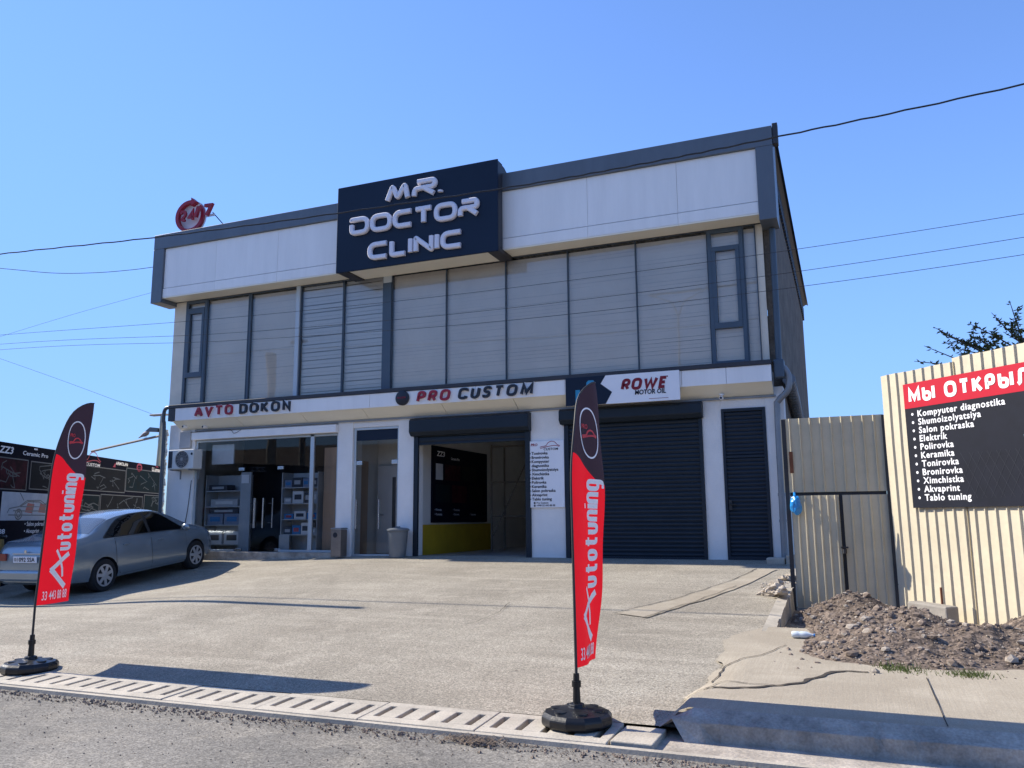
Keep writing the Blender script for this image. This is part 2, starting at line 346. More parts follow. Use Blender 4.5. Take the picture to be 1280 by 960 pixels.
# ------------------------------------------------------------------ ground
def ground_mat(name, base, dark, light, agg=140., aggamt=.35, bump=.6, streak=0., rough=.9, brush=False):
    mt = bpy.data.materials.new(name); mt.use_nodes = True; t = mt.node_tree; N = t.nodes; L = t.links
    b = N['Principled BSDF']; b.inputs['Roughness'].default_value = rough; b.inputs['Specular IOR Level'].default_value = .25
    tc = N.new('ShaderNodeTexCoord'); src = tc.outputs['Object']
    def nz(sc, det, st=None, rot=0):
        v = src
        if st:
            mp = N.new('ShaderNodeMapping'); mp.inputs['Scale'].default_value = st; mp.inputs['Rotation'].default_value = (0, 0, rot); L.new(v, mp.inputs[0]); v = mp.outputs[0]
        n = N.new('ShaderNodeTexNoise'); n.inputs['Scale'].default_value = sc; n.inputs['Detail'].default_value = det; n.inputs['Roughness'].default_value = .62; L.new(v, n.inputs['Vector']); return n.outputs[0]
    def rng(o, a, b_, c, d):
        r = N.new('ShaderNodeMapRange'); r.inputs[1].default_value = a; r.inputs[2].default_value = b_; r.inputs[3].default_value = c; r.inputs[4].default_value = d; L.new(o, r.inputs[0]); return r.outputs[0]
    def mixc(f, A, B):
        m_ = N.new('ShaderNodeMix'); m_.data_type = 'RGBA'; L.new(f, m_.inputs[0])
        for i, q in ((6, A), (7, B)):
            if hasattr(q, 'links'): L.new(q, m_.inputs[i])
            else: m_.inputs[i].default_value = (*q, 1)
        return m_.outputs[2]
    c = mixc(rng(nz(.55, 8), .35, .65, 0, 1), base, dark)
    c = mixc(rng(nz(1.9, 6), .5, .75, 0, .7), c, light)
    if streak:
        c = mixc(rng(nz(1.0, 5, (.35, 3.2, 1), R(28)), .52, .72, 0, streak), c, light)
        c = mixc(rng(nz(1.3, 4, (.3, 2.6, 1), R(17)), .52, .72, 0, streak*.8), c, dark)
        c = mixc(rng(nz(.9, 5, (2.2, .35, 1), R(-12)), .55, .75, 0, streak*.7), c, dark)
    if brush: c = mixc(rng(nz(30, 4, (2.4, .05, 1)), .42, .7, 0, .55), c, dark)
    vo = N.new('ShaderNodeTexVoronoi'); vo.inputs['Scale'].default_value = agg; L.new(src, vo.inputs['Vector'])
    sep = N.new('ShaderNodeSeparateColor'); L.new(vo.outputs['Color'], sep.inputs[0])
    fz = rng(sep.outputs[0], 0, 1, 1-aggamt, 1+aggamt)
    f2 = rng(nz(agg*.35, 4), .3, .7, 1-aggamt*.6, 1+aggamt*.6)
    mu = N.new('ShaderNodeMath'); mu.operation = 'MULTIPLY'; L.new(fz, mu.inputs[0]); L.new(f2, mu.inputs[1])
    sc = N.new('ShaderNodeVectorMath'); sc.operation = 'SCALE'; L.new(c, sc.inputs[0]); L.new(mu.outputs[0], sc.inputs['Scale'])
    L.new(sc.outputs[0], b.inputs['Base Color'])
    ad = N.new('ShaderNodeMath'); ad.operation = 'ADD'; L.new(nz(agg*.5, 4) if not brush else nz(34, 5, (2.2, .06, 1)), ad.inputs[0]); L.new(sep.outputs[0], ad.inputs[1])
    bp = N.new('ShaderNodeBump'); bp.inputs['Strength'].default_value = bump; bp.inputs['Distance'].default_value = .006
    L.new(ad.outputs[0], bp.inputs['Height']); L.new(bp.outputs[0], b.inputs['Normal'])
    MATS[name] = mt; return mt
G_lot = ground_mat('lot_aggregate', (.335, .302, .243), (.25, .223, .178), (.41, .37, .30), agg=115, aggamt=.40, bump=.7, streak=.7)
G_road = ground_mat('road_asphalt', (.218, .203, .178), (.16, .15, .132), (.31, .28, .23), agg=95, aggamt=.38, bump=.7, streak=.35)
G_walk = ground_mat('brushed_concrete', (.39, .343, .268), (.30, .26, .20), (.455, .405, .32), agg=200, aggamt=.14, bump=.35, streak=.35, brush=True)
G_dirt = ground_mat('bare_dirt', (.25, .20, .15), (.17, .135, .10), (.33, .27, .20), agg=60, aggamt=.4, bump=1.)
G_conc = pm('precast_concrete', (.40, .36, .295), .85, var=.22, scale=3, bump=.4, bscale=50, fine=.12, fscale=70)
G_kerb = pm('kerb_concrete', (.34, .30, .25), .9, var=.38, scale=5, bump=1.0, bscale=24, fine=.15, fscale=60)
G_crack = pm('crack_grit', (.05, .042, .035), .95, var=.3)
G_rock = pm('rubble_stone', (.19, .148, .118), .95, var=.45, scale=5, bump=.8, bscale=30)

def sheet(name, x0, x1, y0, y1, z, mat, nx=1, ny=1):
    mb = MB(); vs = []; fs = []
    for j in range(ny+1):
        for i in range(nx+1):
            x = x0+(x1-x0)*i/nx; y = y0+(y1-y0)*j/ny
            vs.append((x, y, z(x, y) if callable(z) else z))
    for j in range(ny):
        for i in range(nx):
            a = j*(nx+1)+i; fs.append((a, a+1, a+nx+2, a+nx+1))
    o = mb.add(vs, fs).build(name, mat, None, loc=(0, 0, 0), recalc=False)
    return tag(o, kind='structure')
sheet('ground', -1500, 1500, -1500, 1500, -1.62, G_dirt)
def zroad(x, y): return -1.492 + .012*noise.noise(Vector((x*.4, y*.4, 0)))*(.0 if y > -9.9 else 1)
sheet('road', -60, 60, -24, -9.72, zroad, G_road, 120, 60)
def drop(x, y):
    t = min(1, max(0, (-8.5-x)/5.0)); t = t*t*(3-2*t); g = min(1, max(0, (y+9.1)/4.5)); g = g*g*(3-2*g); h = min(1, max(.45, 1-(y+2.5)*.22))
    return .26*t*g*h
def zl2(x, y): return zlot(y) - drop(x, y) + (.012*noise.noise(Vector((x*.35, y*.35, 3))) if -9 < y < -.3 else 0)
sheet('forecourt', -26, -.96, -9.26, .4, zl2, G_lot, 100, 60)
# dirt yard between the forecourt and the fence
sheet('dirt_verge', -.86, 9, -7.75, 14, lambda x, y: -1.275, G_dirt, 10, 10)
# sidewalk at the right, slightly crossfalling, with a ragged left border on the forecourt
def zwalk(x, y):
    base = -1.215 - .028*(-6-y) if y < -6 else -1.215
    q = min(1, max(0, (-8.2-y)/.6)); t = min(1, max(0, (x+1.42-.10*q)/(.5-.36*q))); t = t*t*(3-2*t)
    return (zlot(y)+.006)*(1-t) + max(base, zlot(y)+.006)*t
edge = [(-5.75, -.965), (-5.92, -1.05), (-6.2, -1.22), (-6.54, -1.30), (-6.95, -1.22), (-7.33, -1.25), (-7.62, -1.13), (-7.95, -1.22), (-8.25, -1.17), (-8.6, -1.30), (-8.82, -1.22), (-8.98, -1.33), (-9.20, -1.36)]
def edge_x(y):
    for (a, xa), (b, xb) in zip(edge, edge[1:]):
        if a >= y >= b: return xa+(xb-xa)*(a-y)/(a-b)
    return edge[-1][1]
mb = MB(); vs = []; fs = []; ny = 52; nx = 40
for j in range(ny+1):
    y = -5.75-(9.20-5.75)*j/ny; xl = edge_x(y)+.03*noise.noise(Vector((y*9, 0, 1)))
    for i in range(nx+1):
        t = (i/nx)**2.2; x = xl+(12-xl)*t
        vs.append((x, y, zwalk(x, y)))
for j in range(ny):
    for i in range(nx):
        a = j*(nx+1)+i; fs.append((a+1, a, a+nx+1, a+nx+2))
tag(mb.add(vs, fs).build('sidewalk', G_walk, None, loc=(0, 0, 0), recalc=False), kind='structure')
# kerb along the sidewalk: chamfer, upright face, broken end, and the gutter strip below
mb = MB(); N_ = 220; rows = []
for i in range(N_+1):
    x = -.93+(12+.93)*(i/N_)**1.6; nq = lambda f, o: noise.noise(Vector((x*f, o, 0)))
    chip = max(0, nq(9, 1)-.25)*.09
    z0 = zwalk(x, -9.2)
    rows.append([(x, -9.2, z0), (x, -9.285+.012*nq(11, 2)+chip*.5, z0-.05-.008*nq(13, 3)-chip*.5), (x, -9.33+.014*nq(10, 4)+chip, z0-.066-chip*.6), (x, -9.345+.02*nq(7, 5), z0-.15), (x, -9.355+.018*nq(8, 6), -1.50)])
for a, b in zip(rows, rows[1:]):
    for k in range(4): mb.quad(a[k], b[k], b[k+1], a[k+1])
a = [rows[0][q] for q in (0, 1, 2, 4)]
ends = [(-1.36, -9.2, zwalk(-1.36, -9.2)), (-1.35, -9.28, zwalk(-1.3, -9.2)-.02), (-1.25, -9.33, zwalk(-1.2, -9.2)-.05), (-1.14, -9.42, -1.50)]
mid = [(-1.12, -9.2, zwalk(-1.12, -9.2)), (-1.13, -9.30, zwalk(-1.1, -9.2)-.03), (-1.06, -9.345, zwalk(-1.0, -9.2)-.07), (-1.02, -9.40, -1.50)]
for A, B in ((ends, mid), (mid, a)):
    for k in range(3): mb.quad(A[k], B[k], B[k+1], A[k+1])
tag(mb.build('kerb', G_kerb, None, loc=(0, 0, 0)), kind='structure')
tag(MB().box(-1.31, 12, -9.71, -9.12, -1.7, -1.487).build('gutter', G_kerb, None, loc=(0, 0, 0)), kind='structure')
mb = MB()
for i in range(60):
    x0 = -11.5+i*.4; j0 = .008*noise.noise(Vector((x0*3, 0, 5))); j1 = .008*noise.noise(Vector(((x0+.4)*3, 0, 5)))
    za = -1.462; mb.add([(x0, -9.80+j0, za), (x0+.4, -9.80+j1, za), (x0+.4, -9.745, za), (x0, -9.745, za), (x0, -9.81+j0, -1.6), (x0+.4, -9.81+j1, -1.6), (x0+.4, -9.745, -1.6), (x0, -9.745, -1.6)],
        [(0, 1, 2, 3), (4, 5, 1, 0), (2, 6, 7, 3)])
tag(mb.build('drain_edge', G_conc, None, loc=(0, 0, 0)), kind='structure')

# drain channel below, and its slotted cover slabs (each lifts out)
tag(MB().box(-26, -1.3, -9.745, -9.262, -1.95, -1.80).build('drain_channel', G_crack, None, loc=(0, 0, 0)), kind='structure')
def slab():
    L_, W, T = .945, .47, .06; mb = MB(); n = 5; p = L_/n; sw = .05; y0, y1 = -W/2, W/2; s0, s1 = -.13, .14
    xs = [0]
    for i in range(n): xs += [p*(i+.5)-sw/2, p*(i+.5)+sw/2]
    xs += [L_]
    for i in range(0, len(xs), 2): mb.box(xs[i], xs[i+1], s0, s1, 0, T)
    mb.box(0, L_, y0, s0, 0, T); mb.box(0, L_, s1, y1, 0, T)
    return mb
first = None; placed = 0
for i in range(12):
    x = -2.545-.95*i
    if first is None:
        o = slab().build('drain_cover', G_conc, None, loc=(0, 0, 0), bevel=.006); first = o
    else: o = first.copy(); COL.objects.link(o)
    o.location = (x, -9.505+random.uniform(-.006, .006), -1.50+random.uniform(-.004, .004)); o.rotation_euler = (R(3.0), 0, R(random.uniform(-.5, .5)))
    tag(o, 'pale concrete drain cover slab with slots in the row between road and forecourt', 'drain cover', 'slotted drain covers along the road')
# the last slab, carrying the right banner base, is plain
o = MB().box(-1.585, -1.30, -9.70, -9.27, -1.50, -1.445).build('drain_end_slab', G_conc, None, bevel=.008)
tag(o, 'short plain concrete slab closing the right end of the drain row', 'slab')

# cracks and joints: narrow grit-filled grooves, 4 mm proud sheets
def ribbon(mb, pts, wd, zf, jit=.02, seed=0):
    P = []
    for a, b in zip(pts, pts[1:]):
        for k in range(8): P.append((a[0]+(b[0]-a[0])*k/8, a[1]+(b[1]-a[1])*k/8))
    P.append(pts[-1]); n = len(P); L_ = []
    for i, (x, y) in enumerate(P):
        a = P[max(i-1, 0)]; b = P[min(i+1, n-1)]; d = Vector((b[0]-a[0], b[1]-a[1])).normalized(); nn = Vector((-d.y, d.x))
        o = jit*noise.noise(Vector((x*7, y*7, seed))); hw = wd/2*(.55+.9*abs(noise.noise(Vector((x*5, y*5, seed+4)))))
        c = Vector((x, y))+nn*o; A = c+nn*hw; B = c-nn*hw
        L_.append(((A.x, A.y, zf(A.x, A.y)+.005), (B.x, B.y, zf(B.x, B.y)+.005)))
    for p, q in zip(L_, L_[1:]): mb.quad(p[0], q[0], q[1], p[1])
mb = MB()
zz = lambda x, y: zl2(x, y)+.012
ribbon(mb, [(-2.75, -5.35), (-2.2, -4.2), (-1.75, -2.6), (-1.5, -1.2)], .02, zz, .03, 2)
ribbon(mb, [(-2.35, -5.6), (-1.95, -4.4), (-1.6, -3.0)], .016, zz, .04, 3)
ribbon(mb, [(-4.3, -4.9), (-4.15, -5.6), (-4.2, -6.4)], .012, zz, .05, 6)
tag(mb.build('forecourt_cracks', G_crack, None, loc=(0, 0, 0), recalc=False), kind='structure')
mb = MB(); zw = lambda x, y: zwalk(x, y)+.002
ribbon(mb, [(-1.27, -8.85), (-1.16, -8.58), (-.98, -8.55), (-.83, -8.5), (-.62, -8.36), (-.46, -8.2), (-.37, -7.98), (-.25, -7.72), (-.14, -7.66), (.02, -7.66)], .045, zw, .03, 1)
ribbon(mb, [(-1.16, -8.58), (-1.05, -8.33), (-.85, -8.36), (-.63, -8.36)], .014, zw, .03, 5)
ribbon(mb, [(-1.15, -7.75), (-1.02, -7.4), (-.86, -7.15), (-.77, -6.8), (-.7, -6.6)], .014, zw, .03, 7)
ribbon(mb, [(-1.14, -8.3), (-1.12, -8.0), (-1.12, -7.7)], .016, zw, .03, 8)
for i in range(3):
    x = .44+2.6*i; ribbon(mb, [(x, -7.75), (x+.01, -9.2)], .011, zw, .004, 9)
tag(mb.build('sidewalk_cracks', G_crack, None, loc=(0, 0, 0), recalc=False), kind='structure')
# trench patch of smoother concrete across the forecourt
mb = MB(); pp = [(-2.72, -5.42), (-2.32, -5.62)]
A_ = [(-2.7, -5.35), (-2.45, -4.75), (-2.1, -3.9), (-1.75, -2.6), (-1.5, -1.2)]; B_ = [(-2.3, -5.52), (-2.08, -4.85), (-1.78, -4.0), (-1.45, -2.7), (-1.2, -1.2)]
for (a, b), (c, d) in zip(zip(A_, A_[1:]), zip(B_, B_[1:])):
    for k in range(6):
        f = lambda p, q, t: (p[0]+(q[0]-p[0])*t, p[1]+(q[1]-p[1])*t)
        P4 = [f(a, b, k/6), f(c, d, k/6), f(c, d, (k+1)/6), f(a, b, (k+1)/6)]
        mb.quad(*[(p[0]+.03*noise.noise(Vector((p[0]*4, p[1]*4, 2))), p[1], zl2(*p)+.010) for p in P4])
tag(mb.build('trench_patch', G_walk, None, loc=(0, 0, 0), recalc=False), kind='structure')

# loose grit along the road edge of the drain and over the road
def pebble(mb, c, r):
    q = [Vector(d) for d in ((1, 0, 0), (-1, 0, 0), (0, 1, 0), (0, -1, 0), (0, 0, .8), (0, 0, -.5))]
    a = random.uniform(0, 6.28); M3 = Matrix.Rotation(a, 3, 'Z') @ Matrix.Rotation(random.uniform(-.5, .5), 3, 'X')
    mb.add([Vector(c)+M3 @ (v*r*random.uniform(.6, 1.25)) for v in q], [(0, 2, 4), (2, 1, 4), (1, 3, 4), (3, 0, 4), (2, 0, 5), (1, 2, 5), (3, 1, 5), (0, 3, 5)])
mb = MB()
for i in range(2600):
    x = random.uniform(-9.5, .6); d = abs(random.gauss(0, .11)); y = -9.83-d
    pebble(mb, (x, y, -1.487), random.choice((.004, .006, .008, .013))*random.uniform(.7, 1.4))
for i in range(900):
    x = random.uniform(-9, .8); y = -9.85-random.random()**1.5*1.6
    pebble(mb, (x, y, -1.487), random.uniform(.003, .009))
for i in range(700):
    x = random.uniform(-9, -1.1); y = random.uniform(-9.2, -6) ; pebble(mb, (x, y, zl2(x, y)), random.uniform(.003, .008))
for i in range(40):
    a = random.gauss(-2.45, .09); pebble(mb, (a, -9.93+random.gauss(0, .03), -1.48), random.uniform(.008, .02))
tag(mb.build('grit', G_rock, None, loc=(0, 0, 0)), 'loose grit and pebbles along the road edge of the drain', 'gravel', kind='stuff')
mb = MB()
for i in range(90):
    x = -2.45+random.gauss(0, .10); y = -9.93+random.gauss(0, .03); a = random.uniform(-.6, .6); l = random.uniform(.03, .09); h = random.uniform(.01, .04)
    mb.tube([(x-l*math.cos(a), y-l*math.sin(a)*.4, -1.475), (x, y, -1.47+h), (x+l*math.cos(a), y+l*math.sin(a)*.4, -1.475)], .0018, 3)
tag(mb.build('dry_weeds', pm('dry_stalks', (.20, .15, .11), .9, var=.3), None, loc=(-2.45, -9.93, -1.49)), 'clump of dry weeds on the road beside the drain', 'weeds', kind='stuff')
# ------------------------------------------------------------------ the building
B = empty('commercial_building', (-8.2, 0, -.75), 'two-storey commercial building with grey-framed parapet, blinds upstairs, shop and shutters below', 'building')
ZB = -.80
# pilasters (front face Y=0)
PIL = [(-15.27, -14.47), (-10.41, -10.03), (-8.88, -8.48), (-5.86, -5.14), (-2.47, -2.12), (-1.345, -1.02)]
for (a, b) in PIL: box('pilaster', M_stucco, B, a, b, 0, .38, -1.1, 2.3, bevel=.006)
# lintels over the openings
box('lintel', M_stucco, B, -14.47, -10.41, .03, .3, 1.905, 2.3)
box('lintel', M_stucco, B, -10.03, -8.88, .02, .3, 1.985, 2.3)
box('lintel', M_stucco, B, -8.48, -5.86, .03, .3, 1.66, 2.3)
box('lintel', M_stucco, B, -5.14, -2.47, .03, .3, 1.75, 2.3)
box('lintel', M_stucco, B, -2.12, -1.345, .005, .3, 1.945, 2.3)
# shutter cover box of the shop, white
box('shop_shutter_cover', M_white, B, -14.5, -10.41, -.1, .025, 1.90, 2.075, bevel=.01)
# side and rear walls, floor slabs
mb = MB(); 
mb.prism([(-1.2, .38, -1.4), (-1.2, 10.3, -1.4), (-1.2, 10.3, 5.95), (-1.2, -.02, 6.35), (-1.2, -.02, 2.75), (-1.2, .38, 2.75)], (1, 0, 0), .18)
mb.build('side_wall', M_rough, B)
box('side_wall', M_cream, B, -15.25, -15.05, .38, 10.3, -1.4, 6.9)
box('side_wall', M_cream, B, -15.245, -15.05, .302, .38, 2.3, 5.37)
box('side_wall', M_cream, B, -15.245, -15.05, .0, .38, 5.372, 6.9)
box('rear_wall', M_rough, B, -15.05, -1.2, 10.1, 10.3, -1.4, 6.0)
box('floor', M_floor, B, -15.0, -1.25, .02, 10.1, -1.2, -.765)
box('plinth', G_kerb, B, -14.46, -10.42, -.12, .10, -1.3, -.70, bevel=.01)
box('upper_floor', M_int, B, -15.05, -1.2, .3, 10.1, 2.3, 2.62)
box('corner_column', M_cream, B, -15.25, -14.86, -.1, .3, 2.7, 5.36)
box('corner_column', M_cream, B, -1.33, -1.205, -.098, -.03, 2.7, 5.33)
# partition walls of the ground-floor rooms
box('partition_wall', M_int, B, -10.30, -10.15, .38, 8, ZB, 2.3)
box('partition_wall', M_int, B, -8.78, -8.60, .38, 8, -.766, 2.3)
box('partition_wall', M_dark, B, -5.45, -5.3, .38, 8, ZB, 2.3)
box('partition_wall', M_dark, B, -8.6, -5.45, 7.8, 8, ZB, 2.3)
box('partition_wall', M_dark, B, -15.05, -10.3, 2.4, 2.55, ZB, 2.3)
box('partition_wall', M_int, B, -10.15, -8.78, 1.25, 1.4, ZB, 2.3)
box('dado', M_yel, B, -8.597, -8.58, .40, 4.2, -.765, -.12)
# soffit under the white sign band, with panel joints
mb = MB(); xs = [-14.9, -13.0, -11.2, -9.6, -7.7, -6.1, -4.6, -3.0, -1.17]
for a, b in zip(xs, xs[1:]): mb.prism([(a+.006, -.33, 2.352), (a+.006, -.012, 2.15), (a+.006, -.012, 2.19), (a+.006, -.33, 2.39)], (1, 0, 0), b-a-.012)
mb.build('band_soffit', M_soffit, B)
box('soffit_lip', M_zinc, B, -14.45, -1.15, -.05, .0, 2.115, 2.142)
# sign band
mb = MB(); xs = [-14.8, -12.1, -9.4, -6.9, -5.0, -2.75, -1.95, -1.17]
for a, b in zip(xs, xs[1:]): mb.box(a+.003, b-.003, -.35, -.30, 2.35, 2.648)
mb.build('fascia_band', M_white, B, bevel=.004)
box('fascia_trim', M_trim, B, -15.0, -1.165, -.375, -.08, 2.651, 2.735, bevel=.01)
mb = MB().box(-15.0, -14.803, -.36, 0, 2.35, 2.648); mb.build('band_end', M_trim, B)
box('band_core', M_trim, B, -14.8, -1.18, -.295, -.01, 2.40, 2.645)
# ---- upper glazing: one window per bay, each > pane, blind
def window(x0, x1, z0, z1, fw, mframe, zebra=False, blind=True, split=None):
    mb = MB(); y0, y1 = -.13, -.06
    mb.box(x0, x0+fw, y0, y1, z0, z1); mb.box(x1-fw, x1, y0, y1, z0, z1)
    mb.box(x0+fw, x1-fw, y0+.001, y1, z0, z0+fw); mb.box(x0+fw, x1-fw, y0+.001, y1, z1-fw, z1)
    if split:
        for (za, zb) in split: mb.box(x0+fw, x1-fw, y0-.012, y1, za, zb)
        (a, b), (c, d) = split
        mb.box(x0+fw, x0+fw+.07, y0-.012, y1, d, a); mb.box(x1-fw-.07, x1-fw, y0-.012, y1, d, a)
    fr = mb.build('window', mframe, B, bevel=.004)
    MB().quad((x0+fw*.6, -.10, z0+.01), (x1-fw*.6, -.10, z0+.01), (x1-fw*.6, -.10, z1-.01), (x0+fw*.6, -.10, z1-.01)).build('pane', M_glassU, fr, recalc=False)
    if blind:
        mb = MB(); p = .092 if zebra else .075; n = int((z1-z0)/p)+1; sag = random.uniform(-.01, .01)
        for i in range(n):
            za = z0+i*p
            if za+p > z1: break
            t = .020+random.uniform(-.003, .003); e = sag*(1 if i % 3 else .4)
            g0 = p*((.30 if i % 2 else .12)+random.uniform(-.03, .03)) if zebra else p*(.09+random.uniform(-.03, .05)); e2 = e+random.uniform(-.003, .003)
            mb.quad((x0+.006, -.03+t, za+g0), (x1-.006, -.03+t, za+g0+e2), (x1-.006, -.03, za+p+e), (x0+.006, -.03, za+p))
        mb.build('blind', M_blind2 if zebra else M_blind, fr, recalc=False)
    return fr
ZW0, ZW1 = 2.74, 5.335
window(-14.86, -14.20, ZW0, ZW1, .075, M_frame, split=[(5.0, 5.14), (3.42, 3.54)])
window(-14.195, -12.927, ZW0, ZW1, .02, M_frame); box('mullion', M_frame, B, -12.925, -12.88, -.12, -.05, ZW0, ZW1)
window(-12.878, -11.55, ZW0, ZW1, .02, M_frame); box('mullion', M_frame_lt, B, -11.55, -11.45, -.16, -.05, ZW0, ZW1)
window(-11.445, -10.28, ZW0, ZW1, .018, M_frame, True); window(-10.275, -9.24, ZW0, ZW1, .018, M_frame, True)
box('mullion', M_frame, B, -9.235, -9.03, -.15, -.05, ZW0, ZW1-.2)
box('mullion', M_frame_lt, B, -9.235, -9.03, -.15, -.05, ZW1-.2, ZW1)
xs = [-9.025, -7.70, -6.33, -4.98, -3.59, -2.215]
for a, b in zip(xs, xs[1:]): window(a+.001, b-.001, ZW0, ZW1, .008, M_frame)
window(-2.21, -1.56, ZW0, ZW1, .075, M_frame, split=[(4.9, 4.99), (3.42, 3.53)])
window(-1.555, -1.335, ZW0, ZW1, .015, M_frame)
box('upper_room_wall', M_int, B, -15.0, -1.3, .32, .36, 2.62, 5.4)
# ---- parapet
mb = MB()
mb.box(-15.53, -.90, -.62, .0, 6.60, 6.97); mb.box(-15.53, -15.2, -.62, .0, 5.24, 6.598); mb.box(-1.20, -.90, -.62, .0, 5.22, 6.598)
mb.build('parapet_frame', M_grey, B, bevel=.008)
mb = MB(); xs = [-15.197, -13.6, -11.8, -9.95, -6.18, -4.4, -2.65, -1.203]
for a, b in zip(xs, xs[1:]):
    mb.box(a+.002, b-.002, -.565, -.5, 5.60, 6.597); mb.box(a+.002, b-.002, -.58, -.5, 5.375, 5.585)
mb.build('parapet_panel', M_white, B, bevel=.004)
box('parapet_backing', M_trim, B, -15.19, -1.21, -.495, -.02, 5.40, 6.59)
mb = MB()
for a, b in zip(xs, xs[1:]): mb.box(a+.002, b-.002, -.575, -.12, 5.345, 5.372)
mb.build('parapet_soffit', M_soffit, B)
box('parapet_drip', M_trim, B, -15.2, -1.2, -.125, -.05, 5.335, 5.374)
# corrugated roof, its edge showing above the parapet at the right and along the side
def corr(x0, x1, yz, pitch=.17, amp=.022, thick=.004):
    mb = MB(); n = int((x1-x0)/pitch*6); vs = []; fs = []
    for i in range(n+1):
        x = x0+(x1-x0)*i/n
        for (y, z) in yz: vs.append((x, y, z+amp*math.sin(2*math.pi*(x-x0)/pitch)))
    k = len(yz)
    for i in range(n):
        for j in range(k-1): a = i*k+j; fs.append((a, a+k, a+k+1, a+1))
    return mb.add(vs, fs)
corr(-15.4, -.85, [(-.45, 6.985), (10.5, 6.3)]).build('roof', M_frame, B, smooth=True)
mb = MB()
for i in range(52):
    y = -.1+i*.205; z = 6.93-.0625*(y+.45)
    mb.box(-1.06, -.98, y, y+.10, z-.42, z-.05)
mb.box(-1.1, -1.03, -.05, 10.4, 5.85, 6.0)
mb.build('roof_verge', M_trim, B)
mb = MB(); mb.box(-.895, -.80, -.6, -.45, 6.62, 7.02); mb.build('parapet_cap', M_trim, B, bevel=.01)
# ---- shop front
mb = MB()
for (a, b) in ((-14.47, -14.41), (-11.17, -11.07), (-10.46, -10.412)): mb.box(a, b, .04, .10, -.70, 1.90)
mb.box(-14.41, -10.46, .04, .10, 1.845, 1.90); mb.box(-14.41, -13.2, .04, .10, -.70, -.655); mb.box(-11.95, -11.17, .04, .10, -.70, -.655); mb.box(-11.07, -10.46, .04, .10, -.70, -.655)
mb.build('shopfront_frame', M_alu, B, bevel=.005)
def pane(name, x0, x1, z0, z1, y, par, mat=M_glass): return MB().quad((x0, y, z0), (x1, y, z0), (x1, y, z1), (x0, y, z1)).build(name, mat, par, recalc=False)
pane('shop_pane', -14.41, -13.17, -.65, 1.845, .07, B); pane('shop_pane', -13.165, -11.9, 1.22, 1.845, .068, B)
pane('shop_pane', -11.895, -11.17, -.65, 1.845, .07, B); pane('shop_pane', -11.07, -10.46, -.65, 1.845, .07, B)
for k, (a, b, hx) in enumerate(((-13.165, -12.54, -12.66), (-12.53, -11.9, -12.41))):
    d = pane('shop_door', a, b, -.69, 1.21, .068, B)
    for dy in (-.035, .15):
        mb = MB(); X = hx + (.0 if dy < 0 else .12*(1 if k else -1)); mb.tube([(X, .068+dy, -.17), (X, .068+dy, .5)], .017, 8)
        for zz_ in (-.05, .38): mb.tube([(X, .068+dy, zz_), (X, .068, zz_)], .009, 6)
        mb.build('handle', M_steel, d, smooth=True)
    mb = MB(); px = a if k == 0 else b
    mb.box(min(px, px+(.16 if k == 0 else -.16)), max(px, px+(.16 if k == 0 else -.16)), .05, .088, 1.14, 1.21); mb.box(min(px, px+(.16 if k == 0 else -.16)), max(px, px+(.16 if k == 0 else -.16)), .05, .088, -.69, -.63)
    mb.build('patch_fitting', M_steel, d, bevel=.004)
# ---- glazed entrance door
mb = MB(); mb.box(-10.03, -9.97, .05, .11, -.765, 1.985); mb.box(-8.93, -8.882, .05, .11, -.765, 1.985); mb.box(-9.97, -8.93, .05, .11, 1.93, 1.985); mb.box(-9.97, -8.93, .05, .11, -.765, -.73)
mb.build('entrance_frame', M_alu, B, bevel=.005)
box('entrance_reflection_band', M_navy, B, -9.97, -8.93, .075, .10, 1.70, 1.93)  # opaque strip: dark blue reflection above the transom, put into the colour
pane('transom_pane', -9.97, -8.93, 1.24, 1.70, .08, B)
d = pane('entrance_door', -9.965, -9.42, -.72, 1.23, .082, B)
mb = MB(); mb.tube([(-9.93, .04, -.2), (-9.93, .04, .42)], .016, 8); mb.tube([(-9.93, .04, -.1), (-9.93, .082, -.1)], .009, 6); mb.tube([(-9.93, .04, .32), (-9.93, .082, .32)], .009, 6); mb.build('handle', M_steel, d, smooth=True)
d2 = pane('entrance_door', -9.415, -8.935, -.72, 1.23, .082, B)
mb = MB(); mb.tube([(-9.36, .04, -.2), (-9.36, .04, .42)], .016, 8); mb.tube([(-9.36, .04, -.1), (-9.36, .082, -.1)], .009, 6); mb.tube([(-9.36, .04, .32), (-9.36, .082, .32)], .009, 6); mb.build('handle', M_steel, d2, smooth=True)
box('patch_fitting', M_steel, d, -9.965, -9.82, .06, .10, 1.17, 1.26, bevel=.006)
box('patch_fitting', M_steel, d2, -9.08, -8.935, .06, .10, 1.17, 1.26, bevel=.006)
# hall behind it: inner grey door and tan jamb
box('hall_jamb', M_tan, B, -10.149, -10.12, .40, .80, -.76, 1.3)
dd = box('inner_door', pm('inner_door_paint', (.55, .52, .50), .5, var=.05), B, -10.08, -9.40, 1.14, 1.24, -.76, 1.22, bevel=.01)
box('door_glass', M_dark, dd, -9.68, -9.60, 1.125, 1.139, -.2, .95)
mb = MB(); mb.tube([(-10.0, 1.09, .1), (-9.88, 1.09, .1)], .012, 6); mb.build('handle', M_steel, dd)
